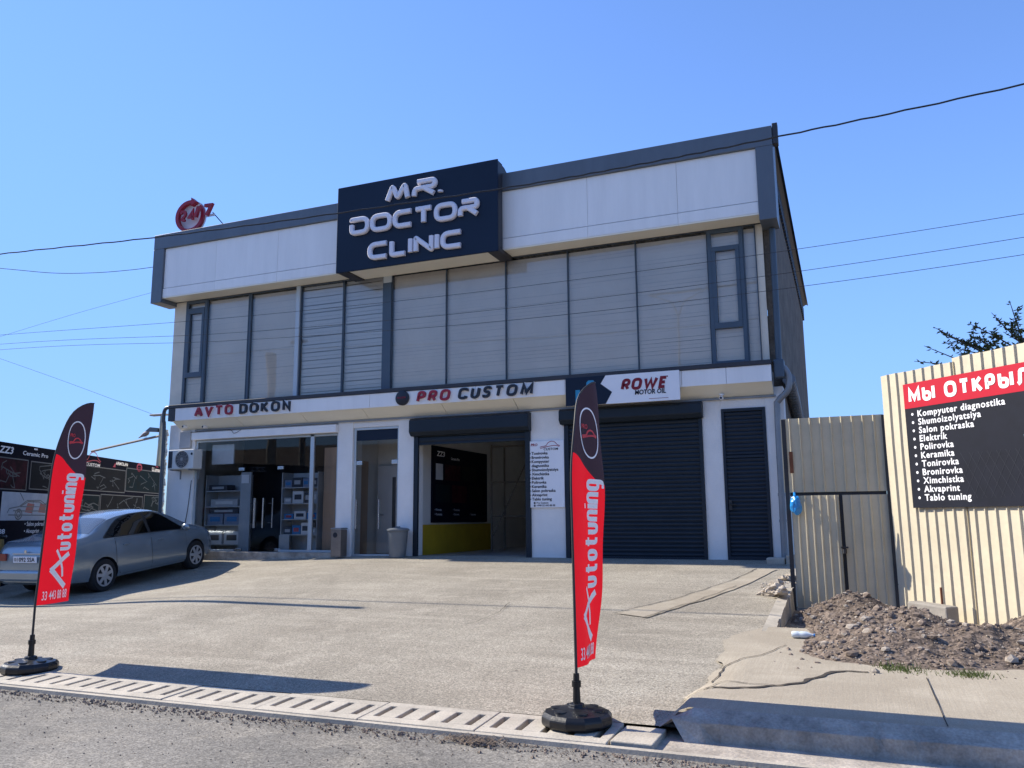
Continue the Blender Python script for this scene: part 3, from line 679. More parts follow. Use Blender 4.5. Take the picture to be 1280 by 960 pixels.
# ---- roller shutters
def shutter_box(x0, x1, z0, z1):
    y = -.19; mb = MB(); c = .05
    poly = [(x0, .02, z0), (x0, y+c*1.6, z0), (x0, y, z0+c*1.6), (x0, y, z1-c), (x0, y+c, z1), (x0, .02, z1)]
    return mb.prism(poly, (1, 0, 0), x1-x0)
s1 = shutter_box(-8.53, -5.84, 1.72, 2.09).build('roller_shutter', M_shut, B, bevel=.012)
box('guide_rail', M_shut, s1, -8.48, -8.38, -.05, .02, -.765, 1.718, bevel=.004); box('guide_rail', M_shut, s1, -5.96, -5.862, -.05, .02, -.765, 1.718, bevel=.004)
def slats(x0, x1, z0, z1, y, h=.077):
    mb = MB(); n = max(1, int((z1-z0)/h)); h = (z1-z0)/n; prof = [(0, 0), (.004, .1), (-.008, .35), (-.010, .55), (-.006, .8), (.006, .93), (.0, 1)]
    for i in range(n):
        for (ya, ta), (yb, tb) in zip(prof, prof[1:]):
            mb.quad((x0, y+ya, z0+(i+ta)*h), (x1, y+ya, z0+(i+ta)*h), (x1, y+yb, z0+(i+tb)*h), (x0, y+yb, z0+(i+tb)*h))
    return mb
slats(-8.38, -5.96, 1.57, 1.72, -.01).build('curtain', M_shut, s1, recalc=False)
box('bottom_bar', M_shut, s1, -8.38, -5.96, -.03, .01, 1.535, 1.572, bevel=.004)
s2 = shutter_box(-5.2, -2.44, 1.80, 2.10).build('roller_shutter', M_shut, B, bevel=.012)
box('guide_rail', M_shut, s2, -5.14, -5.05, -.05, .02, -.765, 1.798, bevel=.004); box('guide_rail', M_shut, s2, -2.53, -2.472, -.05, .02, -.765, 1.798, bevel=.004)
slats(-5.05, -2.53, -.72, 1.80, -.01).build('curtain', M_shut, s2, recalc=False)
box('bottom_bar', M_shut, s2, -5.05, -2.53, -.03, .01, -.765, -.722, bevel=.004)
# narrow slatted service door
mb = MB(); mb.box(-2.12, -2.07, -.02, .06, -.765, 1.945); mb.box(-1.40, -1.345, -.02, .06, -.765, 1.945); mb.box(-2.07, -1.40, -.02, .06, 1.89, 1.945); mb.box(-2.07, -1.4, -.02, .06, -.765, -.70)
sdoor = mb.build('service_door', M_door, B, bevel=.004)
slats(-2.07, -1.40, -.70, 1.05, .02, .07).build('lower_leaf', M_door, sdoor, recalc=False)
slats(-2.07, -1.40, 1.09, 1.89, .025, .07).build('upper_leaf', M_door, sdoor, recalc=False)
box('rail', M_door, sdoor, -2.07, -1.40, -.012, .03, 1.05, 1.09)
mb = MB(); mb.box(-2.055, -2.0, -.035, -.02, .12, .30); mb.tube([(-2.03, -.06, .22), (-1.93, -.06, .22)], .011, 6); mb.tube([(-2.03, -.035, .22), (-2.03, -.06, .22)], .011, 6); mb.build('handle', M_iron, sdoor)
# ---- drainpipes
mb = MB(); mb.tube([(-1.03, -.12, 5.2), (-1.05, -.12, 2.75)], .055, 12); mb.build('drainpipe', M_frame, B, smooth=True)
box('rain_hopper', M_frame, B, -1.14, -.96, -.25, -.05, 2.42, 2.75, bevel=.02)
mb = MB(); mb.tube(smoothp([(-.98, -.15, 2.62), (-.9, -.15, 2.45), (-.93, -.15, 2.2), (-1.10, -.12, 2.02), (-1.13, -.12, 1.85), (-1.14, -.12, .5), (-1.15, -.12, -.7)], 5), .055, 12); mb.build('drainpipe', M_zinc, B, smooth=True)
mb = MB(); mb.tube([(-1.132, -.12, 1.0), (-1.132, -.12, 1.05)], .062, 12); mb.tube([(-1.142, -.12, .35), (-1.142, -.12, .4)], .062, 12); mb.tube([(-1.145, -.12, -.1), (-1.145, -.12, -.05)], .062, 12); mb.build('pipe_clip', M_zinc, B)
mb = MB(); mb.tube(smoothp([(-.92, .2, 2.45), (-.9, 1.2, 2.2), (-.9, 3.0, 1.75)], 8), .10, 10)
for i in range(22): 
    t = i/21; p = Vector((-.92, .2, 2.45)).lerp(Vector((-.9, 3.0, 1.75)), t); mb.tube([p, p+Vector((0, .03, -.01))], .115, 10)
mb.build('vent_hose', M_zinc, B, smooth=True)
mb = MB(); mb.tube(smoothp([(-14.95, -.25, 2.69), (-15.15, -.25, 2.70), (-15.27, -.22, 2.62), (-15.30, -.2, 2.4), (-15.31, -.15, 2.0), (-15.33, -.1, -1.0)], 5), .045, 10); mb.build('drainpipe', M_frame, B, smooth=True)
mb = MB()
for i in range(26):
    z = 2.2-i*.08; mb.tube([(-15.37, -.02, z), (-15.38+.03*math.sin(i*1.3), -.02, z-.075)], .05+.012*math.sin(i*2.1), 8)
mb.build('foil_wrapped_pipe', M_alu, B, smooth=True)
box('meter_box', pm('meter_paint', (.40, .39, .38), .6), B, -14.90, -14.56, -.06, -.005, 1.72, 2.12, bevel=.008)
mb = MB(); mb.tube(smoothp([(-14.5, -.02, .95), (-14.56, -.02, .3), (-14.66, -.02, -.3), (-14.7, -.02, -.75)], 6), .008, 5); mb.tube(smoothp([(-14.5, -.13, 2.08), (-13.4, -.13, 2.10), (-13.2, -.13, 2.0), (-13.0, -.12, 2.08)], 5), .006, 4); mb.build('cable', M_black, B)

# retaining edge of the forecourt, step and broken chunks
mb = MB()
for i in range(24):
    y0 = -5.98+i*.24; y1 = y0+.24; j = .02*noise.noise(Vector((y0*3, 0, 0))); j2 = .02*noise.noise(Vector((y1*3, 0, 0)))
    za, zb = zl2(-1, y0)+.012, zl2(-1, y1)+.012
    mb.add([(-.98, y0, za), (-.85+j, y0, za-.012), (-.85+j, y1, zb-.012), (-.98, y1, zb), (-.83+j, y0, -1.6), (-.83+j2, y1, -1.6), (-.98, y0, -1.6), (-.98, y1, -1.6)],
           [(0, 1, 2, 3), (1, 4, 5, 2), (0, 6, 4, 1), (3, 2, 5, 7)])
tag(mb.build('retaining_wall', G_conc, None, loc=(-.9, -3, -1.6)), 'low concrete retaining wall ending the forecourt beside the rubble', 'wall')
o = MB().box(-1.42, -1.12, -.52, -.15, -.80, -.69).build('concrete_step', G_conc, None, bevel=.02); tag(o, 'thin pale concrete step before the narrow slatted door', 'step')
o = MB().box(-1.10, -.90, -.55, -.2, -.86, -.64).build('concrete_block', G_conc, None, bevel=.02); tag(o, 'small concrete block under the right drainpipe', 'block')
def rock(mb, c, r, sq=(1, 1, .7), sub=2, seed=0, amp=.35):
    bm = bmesh.new(); bmesh.ops.create_icosphere(bm, subdivisions=sub, radius=1); off = Vector((seed*3.1, seed*1.7, seed))
    for v in bm.verts:
        d = 1+amp*noise.noise(v.co*1.4+off)+amp*.5*noise.noise(v.co*3.2+off); v.co = Vector((v.co.x*sq[0], v.co.y*sq[1], v.co.z*sq[2]))*d*r
    mb.add([Vector(c)+v.co for v in bm.verts], [tuple(v.index for v in f.verts) for f in bm.faces]); bm.free()
mb = MB()
for i in range(16): rock(mb, (-1.03+random.uniform(-.13, .12), -3.0+random.uniform(-.95, 1.0), zlot(-3)+.02+random.uniform(-.06, .06)), random.uniform(.04, .12), (1, .9, .6), 3, i, .9)
for i in range(60): pebble(mb, (-1.05+random.gauss(0, .12), -3.0+random.gauss(0, .6), zlot(-3)+.03), random.uniform(.015, .04))
tag(mb.build('broken_concrete', pm('broken_grey', (.38, .33, .27), .95, var=.3, scale=9, bump=1., bscale=30), None), 'lump of broken concrete on the forecourt edge above the rubble', 'rubble')
# ------------------------------------------------------------------ signs on the building
# big roof sign
g = empty('shop_sign', (-8.06, -.6, 5.24), 'large dark navy box sign on the parapet with three lines of white raised letters', 'sign')
MB().box(-9.97, -6.16, -.90, -.86, 5.24, 7.17).build('board', M_navy, g, bevel=.006)
mb = MB(); mb.box(-9.96, -9.72, -.858, -.14, 5.25, 5.35); mb.box(-6.41, -6.17, -.858, -.14, 5.25, 5.35); mb.box(-9.96, -6.17, -.858, -.63, 5.352, 7.16)
mb.prism([(-6.30, -.63, 6.98), (-6.30, -.30, 6.98), (-6.30, -.36, 7.08), (-6.30, -.5, 7.14), (-6.30, -.63, 7.15)], (1, 0, 0), .12)
mb.build('casing', M_trim, g, bevel=.006)
box('underside', M_soffit, g, -9.715, -6.415, -.855, -.15, 5.28, 5.31)
for txt, x0, x1, z0, z1 in (('MR.', -8.76, -7.37, 6.61, 7.01), ('DOCTOR', -9.61, -6.55, 6.01, 6.41), ('CLINIC', -9.15, -6.91, 5.40, 5.79)):
    raised('letters', txt, plane_fn((x0, -.905, z0), XU, ZU), x1-x0, z1-z0, .104, .075, M_letter, g, TECH, .08 if txt == 'MR.' else .0, .05, .0, True)
# small round 24/7 roof sign
g = empty('roof_sign', (-14.5, -.35, 6.97), 'small red and white round-the-clock sign standing on the left end of the parapet', 'sign')
c0 = Vector((-14.66, -.32, 7.42)); fn = plane_fn(c0, Vector((1, .10, 0)), ZU)
pts = [Vector((.37*math.cos(R(a)), .37*math.sin(R(a)))) for a in range(80, 80+325, 8)]
mb = MB(); stroke_mesh(mb, pts, False, .085, .10, 0, fn); mb.build('ring', M_red, g)
mb = MB(); e = Vector((0.10, .36)); mb.prism([fn(.05, .47, .0), fn(.20, .35, .0), fn(.05, .26, .0)], (0, -1, 0), .12); mb.build('arrow_head', M_red, g)
mb = MB(); mb.lathe(c0+Vector((0, .035, 0)), [(.415, -.02), (.415, .02)], 40, 'y'); mb.build('backing', M_letter, g)
raised('digits', '24', plane_fn(c0+Vector((-.235, -.11, -.14)), Vector((1, .1, .0)), ZU), .42, .29, .06, .05, M_red, g, gap=.2)
raised('digits', '/7', plane_fn(c0+Vector((.23, -.13, -.13)), Vector((1, .1, .0)), ZU), .54, .33, .07, .08, M_red, g, gap=.16)
MB().box(.21+c0.x, .71+c0.x, .0+c0.y, .02+c0.y, c0.z-.06, c0.z+.0).build('back_rail', M_letter, g)
mb = MB(); mb.tube([c0+Vector((.62, .03, .05)), c0+Vector((.95, .3, -.42))], .012, 6); mb.build('brace', M_iron, g); mb = MB(); mb.tube([c0+Vector((0, .03, -.3)), c0+Vector((0, .25, -.43))], .015, 6); mb.build('brace', M_iron, g)

def sign_letters(name, label, words, z0, h, wt, base):
    """raised letters, each word one part, standing on the white band"""
    g = empty(name, base, label, 'sign')
    for (txt, x0, x1, mat, sh) in words:
        raised('lettering', txt, plane_fn((x0, -.352, z0), XU, ZU), x1-x0, h, wt, .055, mat, g, shear=sh, gap=.24)
        raised('backing', txt, plane_fn((x0-.012, -.3505, z0-.012), XU, ZU), x1-x0+.024, h+.024, wt+.016, .02, M_prwhite, g, shear=sh, gap=.24)
    return g
sign_letters('letter_sign', 'raised red and black shop lettering above the glass shop front', [('AVTO', -14.17, -13.03, M_red, 0), ('DOKON', -12.85, -11.42, M_black, 0)], 2.405, .235, .05, (-12.8, -.36, 2.36))
g = sign_letters('letter_sign', 'raised slanted red and black lettering with a round emblem above the open garage', [('PRO', -8.25, -7.48, M_red, .18), ('CUSTOM', -7.30, -5.66, M_black, .18)], 2.39, .235, .052, (-7.0, -.36, 2.36))
mb = MB().lathe((-8.58, -.353, 2.505), [(.155, 0), (.155, -.05), (.14, -.06)], 36, 'y'); em = mb.build('emblem', M_black, g, smooth=True)
mb = MB(); f_ = plane_fn((-8.58, -.415, 2.505), XU, ZU); ring_ = [Vector((.132*math.cos(R(a)), .132*math.sin(R(a)))) for a in range(0, 360, 12)]
printed(mb, 'PRO CUSTOM', f_, -.10, -.012, .035, .2, .03); mb.build('emblem_print', M_red, em, recalc=False)
# black gap between letters of PRO (inline cut)
# oil banner
g = empty('vinyl_banner', (-3.9, -.4, 2.11), 'white and navy motor oil banner on the band above the closed shutter', 'banner')
MB().box(-4.97, -2.78, -.40, -.365, 2.115, 2.66).build('board', M_prwhite, g)
f_ = plane_fn((-4.97, -.402, 2.115), XU, ZU)
def flat(mb, pts, fn, z, mi=0): mb.add([fn(x, y, z) for x, y in pts], [tuple(range(len(pts)))], mi)
mb = MB(); flat(mb, [(0, 0), (.79, 0), (.92, .22), (.70, .39), (.80, .545), (0, .545)], f_, .002); mb.build('navy_field', M_navy, g, recalc=False)
mb = MB(); flat(mb, [(.20, .02), (.20, .30), (.29, .30), (.29, .02)], f_, .004); flat(mb, [(.42, .04), (.42, .43), (.455, .47), (.56, .47), (.585, .43), (.585, .04)], f_, .004); mb.build('oil_can', pm('can_blue', (.02, .24, .42), .4), g, recalc=False)
mb = MB(); flat(mb, [(.43, .15), (.43, .30), (.575, .33), (.575, .12)], f_, .006); mb.build('can_label', M_prwhite, g, recalc=False)
mb = MB(); flat(mb, [(.45, .20), (.53, .29), (.565, .30), (.49, .18)], f_, .008); mb.build('can_mark', M_redpaint, g, recalc=False)
raised('lettering', 'ROWE', plane_fn((-3.89, -.402, 2.345), XU, ZU), .86, .225, .056, .004, M_maroon, g, shear=.2, gap=.10)
mb = MB(); printed(mb, 'MOTOR OIL', f_, 1.36, .14, .085, .575, .03, .1, .004); mb.build('small_print', M_navy, g, recalc=False)
mb = MB(); flat(mb, [(1.62, .045), (1.62, .052), (1.98, .052), (1.98, .045)], f_, .004); mb.build('rule', M_maroon, g, recalc=False)
mb = MB(); mb.lathe((-3.0, -.404, 2.56), [(.014, 0), (.014, -.003)], 12, 'y'); mb.build('registered_mark', M_maroon, g)
# service list on the pillar
g = empty('service_board', (-5.5, -.03, .21), 'white service list board with red car logo on the pillar between the shutters', 'sign')
MB().box(-5.89, -5.15, -.035, -.003, .205, 1.51).build('board', M_prwhite, g, bevel=.004)
f_ = plane_fn((-5.89, -.037, .205), XU, ZU); rows = ['Tonirovka', 'Bronirovka', 'Kompyuter', ' diagnostika', 'Shumoizolyatsiya', 'Ximchistka', 'Elektrik', 'Polirovka', 'Keramika', 'Salon pokraska', 'Akvaprint', 'Tablo tuning']
for i, t in enumerate(rows):
    mb = MB(); y = 1.035-i*.0815; printed(mb, t.strip(), f_, .065, y, .055, None, .03, 0, .001)
    if t[0] != ' ': flat(mb, [(.028, y+.015), (.028, y+.033), (.046, y+.033), (.046, y+.015)], f_, .001)
    mb.build('text_line', M_black, g, recalc=False)
mb = MB()
printed(mb, 'Pro Custom', f_, .16, .075, .034, None, .02, 0, .001); printed(mb, '+998 33 443 88 88', f_, .16, .025, .034, None, .02, 0, .001)
flat(mb, [(.10, .07), (.10, .11), (.135, .11), (.135, .07)], f_, .001); flat(mb, [(.10, .02), (.10, .055), (.135, .055), (.135, .02)], f_, .001)
mb.build('contact_line', M_black, g, recalc=False)
def car_logo(mb, fn, x, y, w_, wt, z=.0015):
    for pl in ([(0, .0), (.12, .03), (.3, .06), (.42, .2), (.58, .26), (.74, .22), (.86, .1), (1, .04)], [(.02, -.06), (.3, .0), (.6, .05), (.82, .05), (.97, .0)]):
        stroke_mesh(mb, [Vector((x+p.x*w_, y+p.y*w_)) for p in smoothp([(a, b, 0) for a, b in pl], 5)], False, wt, 0, z, fn)
mb = MB(); car_logo(mb, f_, .24, 1.18, .42, .012); printed(mb, 'PRO', f_, .05, 1.205, .05, None, .03, .2, .001); mb.build('logo', M_red, g, recalc=False)
mb = MB(); printed(mb, 'CUSTOM', f_, .32, 1.115, .045, .30, .02, .1, .001); mb.build('logo_word', M_black, g, recalc=False)

# ------------------------------------------------------------------ things on the facade and inside
def small_camera(loc, label, flip=1):
    g = empty('security_camera', loc, label, 'camera'); x, y, z = loc
    MB().lathe((x, y, z), [(.045, 0), (.045, -.02), (.02, -.03)], 16).build('mount', M_white, g, smooth=True)
    mb = MB(); mb.tube([(x, y, z-.03), (x, y-.03, z-.07)], .014, 8); mb.build('arm', M_white, g)
    mb = MB(); mb.lathe((x, y-.05, z-.085), [(.03, .08), (.034, .06), (.034, -.06), (.028, -.075)], 14, 'y'); mb.build('body', M_white, g, smooth=True)
    MB().lathe((x, y-.128, z-.085), [(.022, .0), (.02, -.006)], 14, 'y').build('lens', M_black, g)
small_camera((-14.62, -.14, 2.30), 'small white security camera under the left end of the sign band')
small_camera((-2.07, -.16, 2.20), 'small dark-lensed security camera under the soffit above the service door')
small_camera((-14.05, -.10, 2.27), 'small security camera under the soffit above the shop window')
# air conditioner outdoor unit
g = empty('air_conditioner', (-14.57, -.2, 1.19), 'white outdoor air conditioner unit on the left pillar', 'air conditioner')
MB().box(-14.96, -14.18, -.33, -.04, 1.20, 1.66).build('casing', pm('ac_casing', (.62, .61, .57), .5, var=.05), g, bevel=.015)
MB().lathe((-14.52, -.333, 1.43), [(.195, 0), (.195, -.006)], 32, 'y').build('fan_recess', M_dark, g)
mb = MB()
for r in (.05, .09, .13, .17, .20):
    c = [Vector((-14.52+r*math.cos(R(a)), -.35, 1.43+r*math.sin(R(a)))) for a in range(0, 361, 15)]; mb.tube(c, .0045, 4, False)
for a in range(0, 360, 30): mb.tube([(-14.52, -.35, 1.43), (-14.52+.2*math.cos(R(a)), -.35, 1.43+.2*math.sin(R(a)))], .004, 4)
mb.lathe((-14.52, -.343, 1.43), [(.035, 0), (.03, -.015)], 16, 'y')
mb.build('fan_grille', pm('grille_grey', (.33, .33, .33), .5), g)
MB().box(-14.94, -14.82, -.336, -.325, 1.235, 1.625).build('louvre', M_dark, g)
MB().lathe((-14.235, -.333, 1.55), [(.032, 0), (.03, -.004)], 16, 'y').build('badge', M_black, g)
mb = MB()
for x in (-14.85, -14.30): mb.box(x-.015, x+.015, -.34, -.0, 1.17, 1.198); mb.box(x-.015, x+.015, -.02, -.0, .98, 1.17)
mb.build('bracket', M_zinc, g)
# bins
g = empty('litter_bin', (-10.16, -.25, -.76), 'narrow brushed steel litter bin beside the shop pane', 'bin')
MB().box(-10.28, -10.03, -.36, -.12, zlot(-.25), -.21).build('body', pm('bin_steel', (.22, .19, .165), .4, metal=.5, var=.2), g, bevel=.01)
MB().box(-10.29, -10.02, -.37, -.11, -.205, -.17).build('lid', M_zinc, g, bevel=.015)
MB().lathe((-10.17, -.363, -.32), [(.055, 0), (.055, -.004)], 18, 'y').build('opening', M_black, g)
g = empty('trash_bin', (-8.72, -.28, -.77), 'tapered grey plastic trash can with lid by the garage opening', 'bin')
mg = pm('bin_grey', (.15, .165, .175), .45, var=.12)
MB().lathe((-8.70, -.28, zlot(-.28)), [(.165, 0), (.17, .02), (.215, .53), (.225, .535)], 28).build('body', mg, g, smooth=True)
MB().lathe((-8.70, -.28, zlot(-.28)+.537), [(.238, 0), (.24, .03), (.20, .055), (.05, .07), (.05, .09)], 28).build('lid', mg, g, smooth=True)
# shop shelving with boxes
def shelf_unit(x0, x1, zs, label, y0=.32, y1=.72, top=1.08, side=None):
    g = empty('shelf_unit', ((x0+x1)/2, .5, -.765), label, 'shelves')
    m_ = pm('shelf_grey', (.42, .44, .46), .5)
    MB().box(x0, x0+.02, y0, y1, -.765, top).build('side_panel', m_, g); MB().box(x1-.02, x1, y0, y1, -.765, top).build('side_panel', m_, g)
    MB().box(x0, x1, y1, y1+.015, -.765, top).build('back_panel', m_, g)
    for z in zs: MB().box(x0+.02, x1-.02, y0, y1, z-.02, z).build('shelf', m_, g)
    if side: MB().box(*side).build('end_panel', pm('end_panel_grey', (.40, .43, .46), .5), g)
    return g
zL = [-.55, -.10, .33, .70]; shelf_unit(-14.36, -13.30, zL, 'grey shelving of boxed goods at the left of the shop window', side=(-13.29, -13.0, .30, .34, -.765, 1.12))
zR = [-.32, .02, .38, .74]; shelf_unit(-12.13, -11.13, zR, 'grey shelving of small boxed goods beside the shop door', side=(-12.13, -11.85, .29, .315, -.765, -.34))
BC = [('white', (.62, .63, .64)), ('grey blue', (.17, .22, .32)), ('dark', (.04, .045, .06)), ('blue', (.03, .18, .42)), ('pale grey', (.38, .40, .43)), ('red', (.35, .05, .06))]
def carton(x, z, w_, h_, d_, col, label, gname, y=.36, print_=True):
    nm, c = BC[col]; mt = pm('box_'+nm.replace(' ', '_'), c, .5, var=.1)
    g = empty('goods_box', (x+w_/2, y, z), label, 'box', gname); MB().box(x, x+w_, y, y+d_, z+.001, z+h_).build('carton', mt, g, bevel=.004)
    if print_:
        MB().box(x+w_*.18, x+w_*.82, y-.003, y-.0005, z+h_*.3, z+h_*.72).build('printed_panel', pm('box_panel_'+str(col), BC[(col+2) % 6][1], .5), g)
gL = 'boxed goods on the left shop shelves'
for (x, z, w_, h_, col, l) in ((-14.30, .70, .55, .14, 2, 'flat dark box on the top shelf at left of the shop window'), (-14.22, .33, .8, .17, 4, 'long pale box on the second shelf at left of the shop window'),
    (-14.30, -.10, .46, .26, 1, 'left grey blue box of two on the third shelf behind the car'), (-13.80, -.10, .46, .26, 1, 'right grey blue box of two on the third shelf behind the car'),
    (-14.25, -.10+.262, .85, .12, 2, 'flat dark box lying on the two grey blue boxes'), (-14.32, -.55, .48, .30, 0, 'left white box of two on the lowest left shelf'), (-13.78, -.55, .46, .30, 0, 'right white box of two on the lowest left shelf')):
    carton(x, z, w_, h_, .28, col, l, gL)
gR = 'boxed goods on the right shop shelves'
row = [(-12.08, .74, .2, .17, 1), (-11.86, .74, .26, .22, 2), (-11.58, .74, .18, .2, 1), (-11.38, .74, .2, .2, 2), (-12.08, .38, .2, .13, 4), (-11.85, .38, .3, .27, 0), (-11.52, .38, .15, .24, 2), (-11.35, .38, .18, .26, 4),
       (-12.06, .02, .24, .12, 3), (-11.79, .02, .32, .18, 0), (-11.44, .02, .26, .14, 3), (-12.07, -.32, .22, .16, 2), (-11.83, -.32, .22, .2, 3), (-11.59, -.32, .22, .26, 0), (-11.35, -.32, .16, .15, 4)]
nth = ['first', 'second', 'third', 'fourth', 'fifth']; shn = {.74: 'top', .38: 'second', .02: 'third', -.32: 'lowest'}; cnt = {}
for (x, z, w_, h_, col) in row:
    k = cnt.get(z, 0); cnt[z] = k+1
    carton(x, z, w_, h_, .24, col, f'{BC[col][0]} box, {nth[k]} from the left on the {shn[z]} shelf right of the shop door', gR)
# pink flyer and paper on end panel
o = MB().box(-13.27, -13.05, .285, .289, .86, 1.06).build('notice', M_prwhite, None); tag(o, 'white paper notice on the grey shelf end inside the shop', 'notice')
o = MB().box(-14.2, -13.55, .30, .34, 1.33, 1.80).build('light_box', pm('lightbox_white', (.75, .78, .80), .5), None); tag(o, 'plain white panel hanging high inside the shop window', 'panel')
# brown board behind the right shop pane
o = MB().box(-11.05, -10.32, .42, .46, -.72, 1.62).build('tan_board', M_tan, None); tag(o, 'tall brown board standing behind the right shop pane', 'board')
# garage: poster board, scaffold, lamps, drum
g = empty('poster_board', (-8.57, 2.2, 0), 'dark poster of car pictures on the left garage wall', 'poster')
MB().box(-8.597, -8.56, .95, 3.9, -.08, 1.62).build('board', M_vinyl, g)
fg = plane_fn((-8.558, .95, .02), Vector((0, 1, 0)), ZU)
mb = MB(); printed(mb, 'ZZ3', fg, .2, 1.38, .11, .38, .03, .1, .003); printed(mb, 'Ceramic Pro', fg, .9, 1.33, .06, None, .02, 0, .003)
for k in range(5): printed(mb, '• Polirovka' if k % 2 else '• Tonirovka', fg, .12+.9*(k % 3), .06+.1*(k//3), .05, None, .01, 0, .003)
mb.build('lettering', M_prwhite, g, recalc=False)
M_pic = []
for nm, a, b in (('dark', (.03, .035, .05), (.16, .17, .19)), ('rose', (.28, .05, .08), (.03, .02, .03)), ('teal', (.02, .06, .09), (.12, .16, .18)), ('white', (.55, .57, .60), (.40, .42, .46))):
    M_pic.append(pm('picture_'+nm, Vector(b)*(1 if nm=='white' else .08), .6, spec=.05, var=.2, scale=3.5, dirt=(a if nm=='white' else Vector(a)*.25)))
for k, (x, y, w_, h_) in enumerate(((.15, .85, .35, .36), (.6, .85, .8, .36), (1.5, .85, .8, .36), (.15, .35, .7, .4), (.95, .35, .8, .4), (1.85, .35, .8, .4))):
    mb = MB(); flat(mb, [(x, y), (x+w_, y), (x+w_, y+h_), (x, y+h_)], fg, .003); mb.build('picture', M_pic[(3, 1, 0, 2, 1, 0)[k]], g, recalc=False)
g = empty('scaffold_frame', (-7.3, 3.1, -.765), 'tall pale scaffold frame with a diagonal brace standing inside the garage', 'scaffold')
mw = pm('pale_timber', (.16, .135, .11), .7, var=.15)
for (x, y) in ((-7.95, 2.8), (-6.95, 2.8), (-7.95, 3.6), (-6.95, 3.6)): mb = MB(); mb.tube([(x, y, -.765), (x, y, 1.75)], .025, 8); mb.build('post', mw, g)
for z in (.05, .85, 1.7): mb = MB(); mb.tube([(-7.95, 2.8, z), (-6.95, 2.8, z)], .018, 6); mb.build('rail', mw, g)
mb = MB(); mb.tube([(-7.9, 2.78, -.4), (-7.0, 2.78, 1.4)], .018, 6); mb.build('brace', mw, g)
M_lamp = bpy.data.materials.new('lamp_glow'); M_lamp.use_nodes = True; _b = M_lamp.node_tree.nodes['Principled BSDF']; _b.inputs['Emission Color'].default_value = (.9, .95, 1, 1); _b.inputs['Emission Strength'].default_value = 2.2
for i, (x, y, z, l) in enumerate(((-7.2, 4.2, 2.0, 'lit fluorescent lamp hanging at the front of the garage ceiling'), (-6.4, 4.6, 2.02, 'lit fluorescent lamp nearest the right garage wall'), (-7.4, 6.6, 1.9, 'lit fluorescent lamp deep in the garage'))):
    g = empty('ceiling_lamp', (x, y, z), l, 'lamp'); MB().box(x-.35, x+.35, y-.04, y+.04, z, z+.04).build('fitting', M_white, g)
    mb = MB(); mb.tube([(x-.32, y, z-.02), (x+.32, y, z-.02)], .016, 8); mb.build('tube', M_lamp, g)
g = empty('plastic_drum', (-6.2, 5.0, -.765), 'pale plastic drum at the back of the garage', 'drum')
MB().lathe((-6.2, 5.0, -.765), [(.24, 0), (.26, .1), (.26, .6), (.22, .68)], 20).build('body', pm('drum_pale', (.35, .38, .42), .5), g, smooth=True)
MB().lathe((-6.2, 5.0, -.085), [(.2, 0), (.2, .04)], 20).build('lid', M_dark, g)

# ------------------------------------------------------------------ banner wall at the left
BW = Vector((-.40, .916, 0)).normalized(); BO = Vector((-18.95, 3.5, 0)); K = 1.23
g = empty('banner_wall', BO-BW*4.1+Vector((0, 0, -1.2)), 'long dark vinyl banner wall of car pictures behind the parked car', 'banner')
_K = 1.23/1.079; _fb = plane_fn(BO, BW, ZU); fb0 = lambda x, y, z: _fb(x*_K, y*_K, z)
#                      # x runs towards the building, negative towards the viewer; W faces the forecourt
S0, S1 = -8.35, .12
mb = MB(); P = [fb0(S0, -1.25, -.06), fb0(S1, -1.25, -.06), fb0(S1, 1.40, -.06), fb0(S0, 1.40, -.06)]
mb.prism(P, BW.cross(ZU), .055); mb.build('panel', M_vinyl, g)
mb = MB()
for s in (-7.0, -5.2, -3.4, -1.6, 0): mb.tube([fb0(s, -1.35, -.11), fb0(s, 1.38, -.11)], .04, 6)
mb.build('back_post', M_iron, g)
def fb(x, y, z): return fb0(x, y, z-.004)
pics = [(-7.2, -6.27, .59, 1.12, 1), (-6.14, -5.2, .62, 1.11, 0), (-4.27, -2.2, .67, 1.16, 0), (-2.14, .04, .71, 1.23, 2), (-4.9, -3.4, .20, .55, 2), (-3.32, -1.18, .21, .58, 0), (-1.06, .06, .23, .63, 2)]
for (a, b, c, d, k) in pics:
    mb = MB(); flat(mb, [(a-.025, c-.02), (b+.025, c-.02), (b+.025, d+.02), (a-.025, d+.02)], fb, .001); fr = mb.build('picture_border', pm('border_grey', (.09, .095, .105), .5), g, recalc=False)
    mb = MB(); flat(mb, [(a, c), (b, c), (b, d), (a, d)], fb, .003); mb.build('picture', M_pic[k], fr, recalc=False)
    mb = MB()
    for q in range(7):
        x = random.uniform(a+.1, b-.3); y = random.uniform(c+.05, d-.1); 
        stroke_mesh(mb, [Vector((max(a+.02, min(b-.02, x+random.uniform(-.1, .6)*t)), max(c+.02, min(d-.02, y+random.uniform(-.2, .25)*t)))) for t in (0, .3, .6, 1)], False, .018, 0, .0045, fb)
    mb.build('picture_lines', pm('line_grey', (.05, .06, .07), .5), fr, recalc=False)
